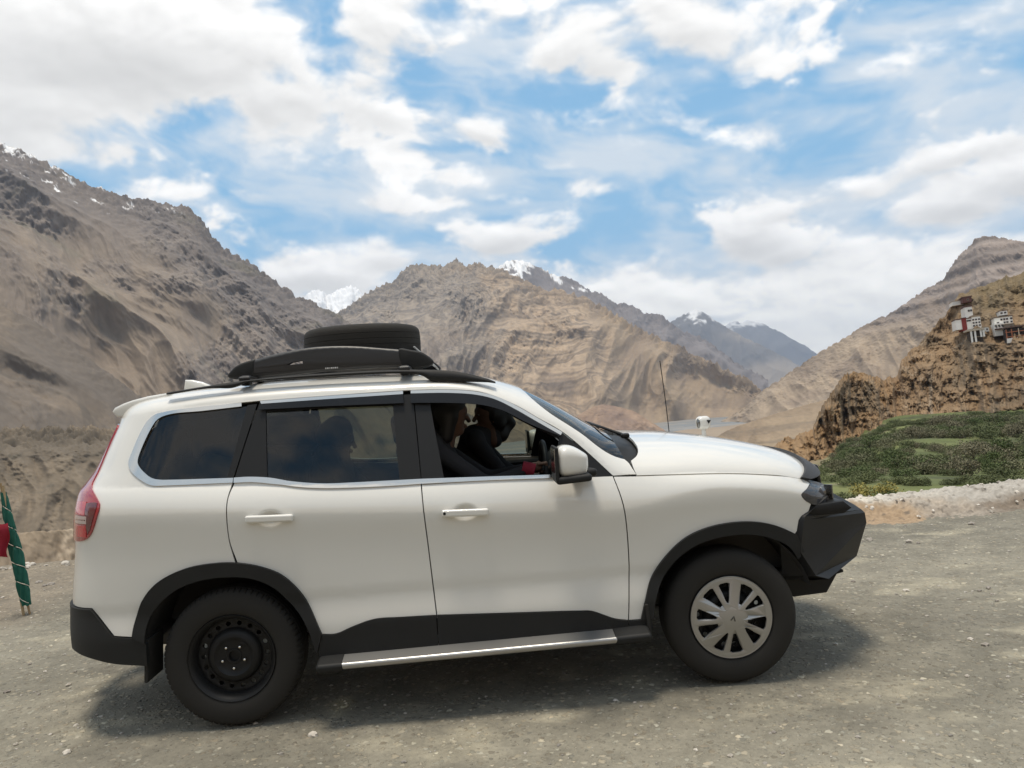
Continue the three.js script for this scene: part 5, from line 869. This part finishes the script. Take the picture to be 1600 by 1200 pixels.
// ------------------------------------------------------------------ the monastery houses on the cliff
{
  CLIFF.updateMatrixWorld(); CLIFF.geometry.computeBoundingSphere();
  const ray = new THREE.Raycaster();
  const LIME = mat(0.78, 0.75, 0.69, { roughness: 1 }), BAND = mat(0.10, 0.055, 0.045, { roughness: 1 }), OXIDE = mat(0.21, 0.035, 0.03, { roughness: 1 }), MUD = mat(0.27, 0.205, 0.14, { roughness: 1 }), PANE = mat(0.02, 0.02, 0.022, { roughness: 0.3 }), TIMBER = mat(0.33, 0.12, 0.06, { roughness: 0.9 });
  const bx = (w, h, d) => new THREE.BoxGeometry(w, h, d);
  // az0, az1: bearings of its two lower corners; el: of its foot; h: height; deep: depth
  function house(label, az0, az1, el, h, deep, build, back = 1.6) {
    const az = (az0 + az1) / 2, up = h / 420 * 57.3; let d = 1e9;
    for (const [a, e] of [[az0, el], [az1, el], [az, el + up * 0.5], [az0, el + up * 0.8], [az1, el + up * 0.8]]) { ray.set(EYE, new THREE.Vector3(Math.sin(rad(a)) * Math.cos(rad(e)), Math.sin(rad(e)), -Math.cos(rad(a)) * Math.cos(rad(e)))); const hit = ray.intersectObject(CLIFF)[0]; if (hit) d = Math.min(d, hit.distance * Math.cos(rad(e))); }
    d = (d > 1e8 ? 420 : d) - back; deep += 9; const w = d * rad(az1 - az0), p = bearing(az, el, d);
    const t = thing('house', label, 'house', p, undefined); t.rotation.set(0, -rad(az) + 0.12, 0.05);
    build(t, w, h, deep, (x, y, ww, hh, m = BAND) => { const f = mesh('window', bx(ww, hh, 0.16), m, t); f.position.set(x, y, 0.06); mesh('pane', bx(ww * 0.66, hh * 0.72, 0.06), PANE, f).position.z = 0.09; });
    return t;
  }
  const wall = (t, w, h, d, m = LIME, x = 0, y = 0, z = 0) => { const g = bx(w, h, d), p = g.attributes.position; for (let i = 0; i < p.count; i++) if (p.getY(i) > 0) p.setX(i, p.getX(i) * 0.96); const o = mesh('wall', g, m, t); o.position.set(x, y + h / 2, z - d / 2); return o; };
  const roof = (t, w, d, y, m = BAND, x = 0, z = 0, h = 0.5) => { const o = mesh('roof', bx(w, h, d), m, t); o.position.set(x, y, z - d / 2 + 0.2); return o; };
  house('low white wall on the cliff edge, highest white thing of the monastery', 32.99, 33.62, 3.98, 2.0, 3, (t, w, h, d) => { wall(t, w, h, d); roof(t, w + 0.2, d + 0.3, h + 0.1, MUD, 0, 0, 0.2); });
  house('small dark red hut on the cliff top beside the low white wall', 33.58, 34.08, 4.1, 2.4, 4, (t, w, h, d, win) => { wall(t, w, h, d, mat(0.13, 0.06, 0.05, { roughness: 1 })); roof(t, w + 0.6, d + 0.5, h + 0.2); win(0.3, 1.2, 0.9, 1.0, MUD); });
  house('narrow white tower with a dark band under its roof', 33.66, 34.1, 3.05, 5.6, 5, (t, w, h, d, win) => { wall(t, w, h, d); roof(t, w + 0.3, d + 0.3, h + 0.1, BAND, 0, 0, 0.7); win(0.1, 3.6, 0.8, 0.9); win(1.05, 3.6, 0.7, 0.9); win(1.3, 0.9, 0.6, 0.7); });
  house('long white house with a red painted middle part, below the tower', 33.1, 34.5, 2.36, 5.2, 6, (t, w, h, d, win) => {
    wall(t, w * 0.25, h * 0.86, d, LIME, -w * 0.37, 0.4); roof(t, w * 0.26, d, h * 0.86 + 0.6, BAND, -w * 0.37, 0, 0.4);
    wall(t, w * 0.19, h + 0.4, d, OXIDE, -w * 0.155, -0.3, 0.3); roof(t, w * 0.2, d, h + 0.2, BAND, -w * 0.155, 0.3, 0.4);
    wall(t, w * 0.22, h * 0.92, d, LIME, w * 0.05, 0, 0); roof(t, w * 0.22, d, h * 0.92 + 0.2, BAND, w * 0.05, 0, 0.4);
    wall(t, w * 0.35, h * 1.02, d, LIME, w * 0.325, 0, 0.5); roof(t, w * 0.36, d + 0.3, h * 1.02 + 0.3, MUD, w * 0.325, 0.5, 0.7);
    win(w * 0.04, 3.9, 1.7, 0.7);
    for (const y of [1.3, 2.6, 4.0]) for (const x of [0.21, 0.32, 0.44]) { const f = mesh('window', bx(0.75, 0.7, 0.16), BAND, t); f.position.set(w * x, y, 0.56); mesh('pane', bx(0.5, 0.5, 0.06), PANE, f).position.z = 0.09; }
  });
  house('mud house with white pillars standing below the long white house', 33.86, 34.62, 1.5, 5.2, 4, (t, w, h, d) => { wall(t, w * 0.9, h, d, mat(0.06, 0.045, 0.035, { roughness: 1 }), 0, 0, -1.4); roof(t, w * 1.25, d + 1.2, h + 0.3, mat(0.42, 0.36, 0.28, { roughness: 1 }), -w * 0.05, 0.5, 0.8); for (const x of [-0.4, -0.12, 0.3, 0.5]) { const c = mesh('pillar', bx(0.7, h * (x > 0.2 ? 0.6 : 1), 0.6), LIME, t); c.position.set(w * x, h - c.geometry.parameters.height / 2, 0); } const b = mesh('beam', bx(w, 0.3, 0.4), MUD, t); b.position.set(0, h * 0.45, -0.1); });
  house('small white box house on the right end of the pillared house roof', 34.48, 34.9, 2.12, 1.9, 3, (t, w, h, d, win) => { wall(t, w, h, d); win(-0.6, 1.0, 0.6, 0.7); win(0.7, 1.0, 0.6, 0.7); roof(t, w + 0.2, d, h + 0.1, MUD, 0, 0, 0.2); });
  house('small white cabin, top of the right hand group of houses', 35.52, 35.94, 3.06, 1.9, 3, (t, w, h, d, win) => { wall(t, w, h, d); win(-0.75, 1.0, 0.8, 0.7); win(0.65, 1.0, 0.8, 0.7); roof(t, w + 0.3, d, h + 0.1, BAND, 0, 0, 0.25); });
  house('wide white house with a row of windows under the small cabin', 35.2, 36.2, 2.48, 3.2, 5, (t, w, h, d, win) => { wall(t, w, h, d); roof(t, w + 0.4, d + 0.3, h + 0.2, mat(0.17, 0.13, 0.1, { roughness: 1 })); for (const x of [-0.1, 0.05, 0.2, 0.42]) { win(w * x, 2.2, 0.75, 0.8); if (x > 0) win(w * x, 0.8, 0.75, 0.7); } win(-w * 0.3, 0.9, 0.8, 0.8); });
  house('white house with a dark balcony under the wide white house', 35.18, 35.76, 1.8, 5.4, 4, (t, w, h, d, win) => { wall(t, w, h, d); for (const x of [-0.3, 0, 0.3]) win(w * x, 4.2, 0.9, 1.2, MUD); const b = mesh('balcony', bx(w * 0.9, 0.5, 1.2), BAND, t); b.position.set(0, 2.9, 0.5); for (const x of [-0.4, -0.1, 0.2]) { const r = mesh('post', bx(0.2, 1.0, 0.2), LIME, t); r.position.set(w * x, 3.5, 1.0); } });
  house('brown block of a house between the balcony house and the timber house', 35.74, 36.25, 2.02, 3.2, 4, (t, w, h, d, win) => { wall(t, w, h, d, mat(0.2, 0.165, 0.125, { roughness: 1 })); roof(t, w + 0.2, d, h, MUD, 0, 0, 0.3); win(0.6, 1.9, 0.7, 0.7); });
  house('timber framed house with orange beams at the right edge of the monastery', 35.76, 36.9, 1.36, 6.2, 5, (t, w, h, d) => {
    wall(t, w, h * 0.9, d, mat(0.045, 0.035, 0.03, { roughness: 1 }), 0, 0, -0.8); wall(t, w * 0.45, 2.0, 1.5, LIME, -w * 0.25, -0.4, 0.4); roof(t, w * 1.04, d, h + 0.1, mat(0.14, 0.09, 0.07, { roughness: 1 }), 0, 0.2, 0.5);
    for (const y of [2.2, 4.2]) mesh('beam', bx(w, 0.32, 0.3), TIMBER, t).position.set(0, y, 0.1);
    for (const x of [-0.45, -0.2, 0.12, 0.42]) mesh('post', bx(0.35, h * 0.85, 0.3), x === 0.12 ? mat(0.5, 0.4, 0.3, { roughness: 1 }) : TIMBER, t).position.set(w * x, h * 0.45, 0.12);
    for (let k = 0; k < 8; k++) mesh('baluster', bx(0.16, 1.1, 0.16), LIME, t).position.set(-w * 0.25 + k * w * 0.09, 1.2, 0.45);
  });
}
// ------------------------------------------------------------------ people in the car
function flesh(bones, cell, pad = 0.05) {     // one smooth skin over tapered bones [ax, ay, az, ra, bx, by, bz, rb, blend]
  const lo = [1e9, 1e9, 1e9], hi = [-1e9, -1e9, -1e9];
  for (const b of bones) for (const [o, r] of [[0, b[3]], [4, b[7]]]) for (let k = 0; k < 3; k++) { lo[k] = Math.min(lo[k], b[o + k] - r - pad); hi[k] = Math.max(hi[k], b[o + k] + r + pad); }
  const size = Math.max(hi[0] - lo[0], hi[1] - lo[1], hi[2] - lo[2]), n = Math.min(110, Math.ceil(size / cell) + 4), mc = new MarchingCubes(n, BLACK, false, false, 120000), half = size / 2 * 1.05, c = lo.map((l, k) => (l + hi[k]) / 2);
  mc.isolation = 0;
  for (let k = 0; k < n; k++) for (let j = 0; j < n; j++) for (let i = 0; i < n; i++) {
    const p = [i, j, k].map((q, a) => c[a] + (q - n / 2) / (n / 2) * half); let d = 1;
    for (const b of bones) {
      const dx = b[4] - b[0], dy = b[5] - b[1], dz = b[6] - b[2], L = dx * dx + dy * dy + dz * dz || 1e-9, t = clamp(((p[0] - b[0]) * dx + (p[1] - b[1]) * dy + (p[2] - b[2]) * dz) / L);
      const e = Math.hypot(p[0] - b[0] - dx * t, p[1] - b[1] - dy * t, p[2] - b[2] - dz * t) - lerp(b[3], b[7], t), kk = b[8] ?? 0.03, h = clamp(0.5 + 0.5 * (d - e) / kk);
      d = lerp(d, e, h) - kk * h * (1 - h);
    }
    mc.field[k * n * n + j * n + i] = -d;
  }
  mc.update();
  const g = new THREE.BufferGeometry(), count = mc.count ?? mc.geometry.drawRange.count; g.setAttribute('position', new THREE.Float32BufferAttribute(mc.positionArray.slice(0, count * 3).map((v, i) => v * half + c[i % 3]), 3));
  const q = mergeVertices(g, 1e-4); q.computeVertexNormals(); return q.toNonIndexed();
}
{
  const SKIN = mat(0.13, 0.07, 0.045, { roughness: 0.6 }), DARKCLOTH = mat(0.025, 0.024, 0.026, { roughness: 0.95 }), HAIR = mat(0.012, 0.010, 0.009, { roughness: 0.55 }), REDC = mat(0.26, 0.012, 0.03, { roughness: 0.8 });
  // a head at the origin looking along +x
  const headBones = [[0, 0.03, 0, 0.092, -0.02, 0.045, 0, 0.09], [0.025, -0.05, 0, 0.062, 0.045, -0.085, 0, 0.036], [0.088, 0.012, 0, 0.012, 0.112, -0.028, 0, 0.014, 0.018], [0.088, -0.062, 0, 0.014, 0.09, -0.062, 0, 0.012, 0.016], [0.07, 0.035, -0.03, 0.02, 0.07, 0.035, 0.03, 0.02, 0.03], [-0.01, -0.005, 0.086, 0.012, -0.005, -0.04, 0.084, 0.010, 0.012], [-0.01, -0.005, -0.086, 0.012, -0.005, -0.04, -0.084, 0.010, 0.012], [-0.02, -0.06, 0, 0.055, -0.04, -0.17, 0, 0.058]];
  const turnHead = (yaw, pitch, at) => { const m = new THREE.Matrix4().makeRotationFromEuler(new THREE.Euler(0, yaw, pitch, 'YXZ')); m.setPosition(...at); return m; };
  const headG = flesh(headBones, 0.006), hairBob = flesh([[-0.012, 0.066, 0, 0.102, -0.045, 0.03, 0, 0.106], [-0.03, 0.0, 0.062, 0.055, -0.05, -0.12, 0.05, 0.05], [-0.03, 0.0, -0.062, 0.055, -0.05, -0.12, -0.05, 0.05]], 0.009), hairTail = flesh([[-0.012, 0.066, 0, 0.102, -0.05, 0.035, 0, 0.106], [-0.025, 0.0, 0.062, 0.052, -0.06, -0.05, 0.05, 0.05], [-0.025, 0.0, -0.062, 0.052, -0.06, -0.05, -0.05, 0.05], [-0.09, 0.03, 0, 0.075, -0.17, -0.055, 0, 0.030], [-0.05, -0.03, 0.04, 0.06, -0.09, -0.13, 0.0, 0.05], [-0.17, -0.055, 0, 0.03, -0.10, -0.15, 0, 0.035]], 0.009);
  const hands = (x, y, z, s) => { const b = [[x - 0.085, y - 0.01, z - 0.01 * s, 0.027, x - 0.02, y + 0.005, z, 0.024]]; for (let f = 0; f < 4; f++) { const o = (f - 1.5) * 0.019, l = [0.9, 1, 0.95, 0.8][f]; b.push([x - 0.02, y + 0.012 + o * 0.4, z + o, 0.0095, x + 0.028 * l, y + 0.026, z + o * 1.05, 0.0088, 0.008], [x + 0.028 * l, y + 0.026, z + o * 1.05, 0.0088, x + 0.040 * l, y - 0.004, z + o, 0.008, 0.008], [x + 0.040 * l, y - 0.004, z + o, 0.008, x + 0.018, y - 0.022, z + o, 0.0075, 0.008]); } b.push([x - 0.045, y - 0.015, z - 0.03 * s, 0.011, x + 0.004, y - 0.028, z - 0.024 * s, 0.009, 0.01]); return b; };
  function person(label, at, lean, headAt, yaw, pitch, hair, armL, armR) {
    const t = thing('person', label, 'person', at), [hx, hy, hz] = headAt;
    const B = [[0, 0.06, -0.09, 0.13, 0, 0.06, 0.09, 0.13, 0.06], [0, 0.08, 0, 0.13, lean, 0.30, 0, 0.135, 0.06], [lean, 0.30, 0, 0.135, lean * 1.3, 0.42, 0, 0.12, 0.06], [lean * 1.3, 0.46, -0.15, 0.062, lean * 1.3, 0.46, 0.15, 0.062, 0.07], [lean * 1.3, 0.46, 0, 0.07, hx - 0.03, hy - 0.11, hz, 0.055, 0.05],
      [0.02, 0.02, 0.10, 0.095, 0.42, 0.03, 0.13, 0.07, 0.05], [0.02, 0.02, -0.10, 0.095, 0.42, 0.03, -0.13, 0.07, 0.05], [0.42, 0.03, 0.13, 0.068, 0.56, -0.30, 0.13, 0.045, 0.03], [0.42, 0.03, -0.13, 0.068, 0.56, -0.30, -0.13, 0.045, 0.03]];
    for (const [s, a] of [[1, armR], [-1, armL]]) { B.push([lean * 1.3, 0.44, 0.19 * s, 0.058, a[0], a[1], a[2], 0.043, 0.04], [a[0], a[1], a[2], 0.043, a[3], a[4], a[5], 0.030, 0.03]); }
    const bodyG = flesh(B, 0.013);
    const m = turnHead(yaw, pitch, headAt), hg = headG.clone().applyMatrix4(m);
    const b = mesh('body', merge([bodyG, hg, ...[[1, armR], [-1, armL]].map(([s, a]) => flesh(hands(a[3] + 0.06, a[4], a[5], s), 0.0045, 0.015))]), DARKCLOTH, t);
    mesh('face', hg.clone().scale(1, 1, 1).translate(0.0006 * Math.cos(yaw), 0, -0.0006 * Math.sin(yaw)), SKIN, t); mesh('hair', hair.clone().applyMatrix4(m), HAIR, t);
    for (const s of [1, -1]) mesh('eye', moved(new THREE.SphereGeometry(0.011, 10, 8), 0.083, 0.012, 0.031 * s).applyMatrix4(m), mat(0.3, 0.29, 0.27, { roughness: 0.2 }), t);
    for (const [s, a] of [[1, armR], [-1, armL]]) mesh('hand', flesh(hands(a[3] + 0.06, a[4], a[5], s).map((q) => q.map((v, i) => ([3, 7].includes(i) ? v + 0.0008 : v))), 0.0045, 0.015), SKIN, t);
    return t;
  }
  const d = person('driver in dark clothes with dark hair, hand on the steering wheel', [1.20, 0.97, 0.37], -0.06, [0.045, 0.615, 0], 0.25, -0.05, hairBob, [0.25, 0.20, -0.20, 0.50, 0.25, -0.16], [0.24, 0.20, 0.20, 0.515, 0.275, 0.155]);
  mesh('cuff', moved(new THREE.CylinderGeometry(0.041, 0.044, 0.075, 20), 0.49, 0.27, 0.158, 0, 0, 1.25), REDC, d);
  person('front passenger with dark hair tied back, turned to face the driver', [1.32, 0.95, -0.36], 0.05, [0.17, 0.605, 0.02], Math.PI + 0.35, 0.05, hairTail, [0.28, 0.20, -0.2, 0.46, 0.14, -0.08], [0.26, 0.18, 0.18, 0.44, 0.12, 0.06]);
  person('rear passenger in dark clothes with dark hair, behind the tinted rear door window', [0.40, 0.92, -0.02], 0.02, [0.075, 0.545, 0], 0.1, -0.15, hairBob, [0.24, 0.16, -0.2, 0.40, 0.10, -0.06], [0.24, 0.16, 0.2, 0.40, 0.10, 0.06]);
  // bags piled in the back seat
  const R = rng(3), bag = thing('luggage', 'dark heap of bags on the rear seat behind the tinted glass', 'luggage', [0.0, 0.9, -0.25]);
  for (const [x, y, z, w, h, dd, n] of [[0.02, 0.30, 0.1, 0.45, 0.5, 0.5, 'duffel'], [0.08, 0.62, -0.12, 0.42, 0.28, 0.4, 'bundle'], [-0.25, 0.35, 0.25, 0.3, 0.5, 0.4, 'duffel']]) { const g = box(w, h, dd, 0.12, 6), p = g.attributes.position; for (let i = 0; i < p.count; i++) { const k = 1 + 0.12 * noise(p.getX(i) * 9 + x * 50, p.getY(i) * 9, p.getZ(i) * 9); p.setXYZ(i, p.getX(i) * k, p.getY(i) * k, p.getZ(i) * k); } g.computeVertexNormals(); mesh(n, moved(g, x, y, z), DARKCLOTH, bag); }
}
renderer.render(scene, camera);
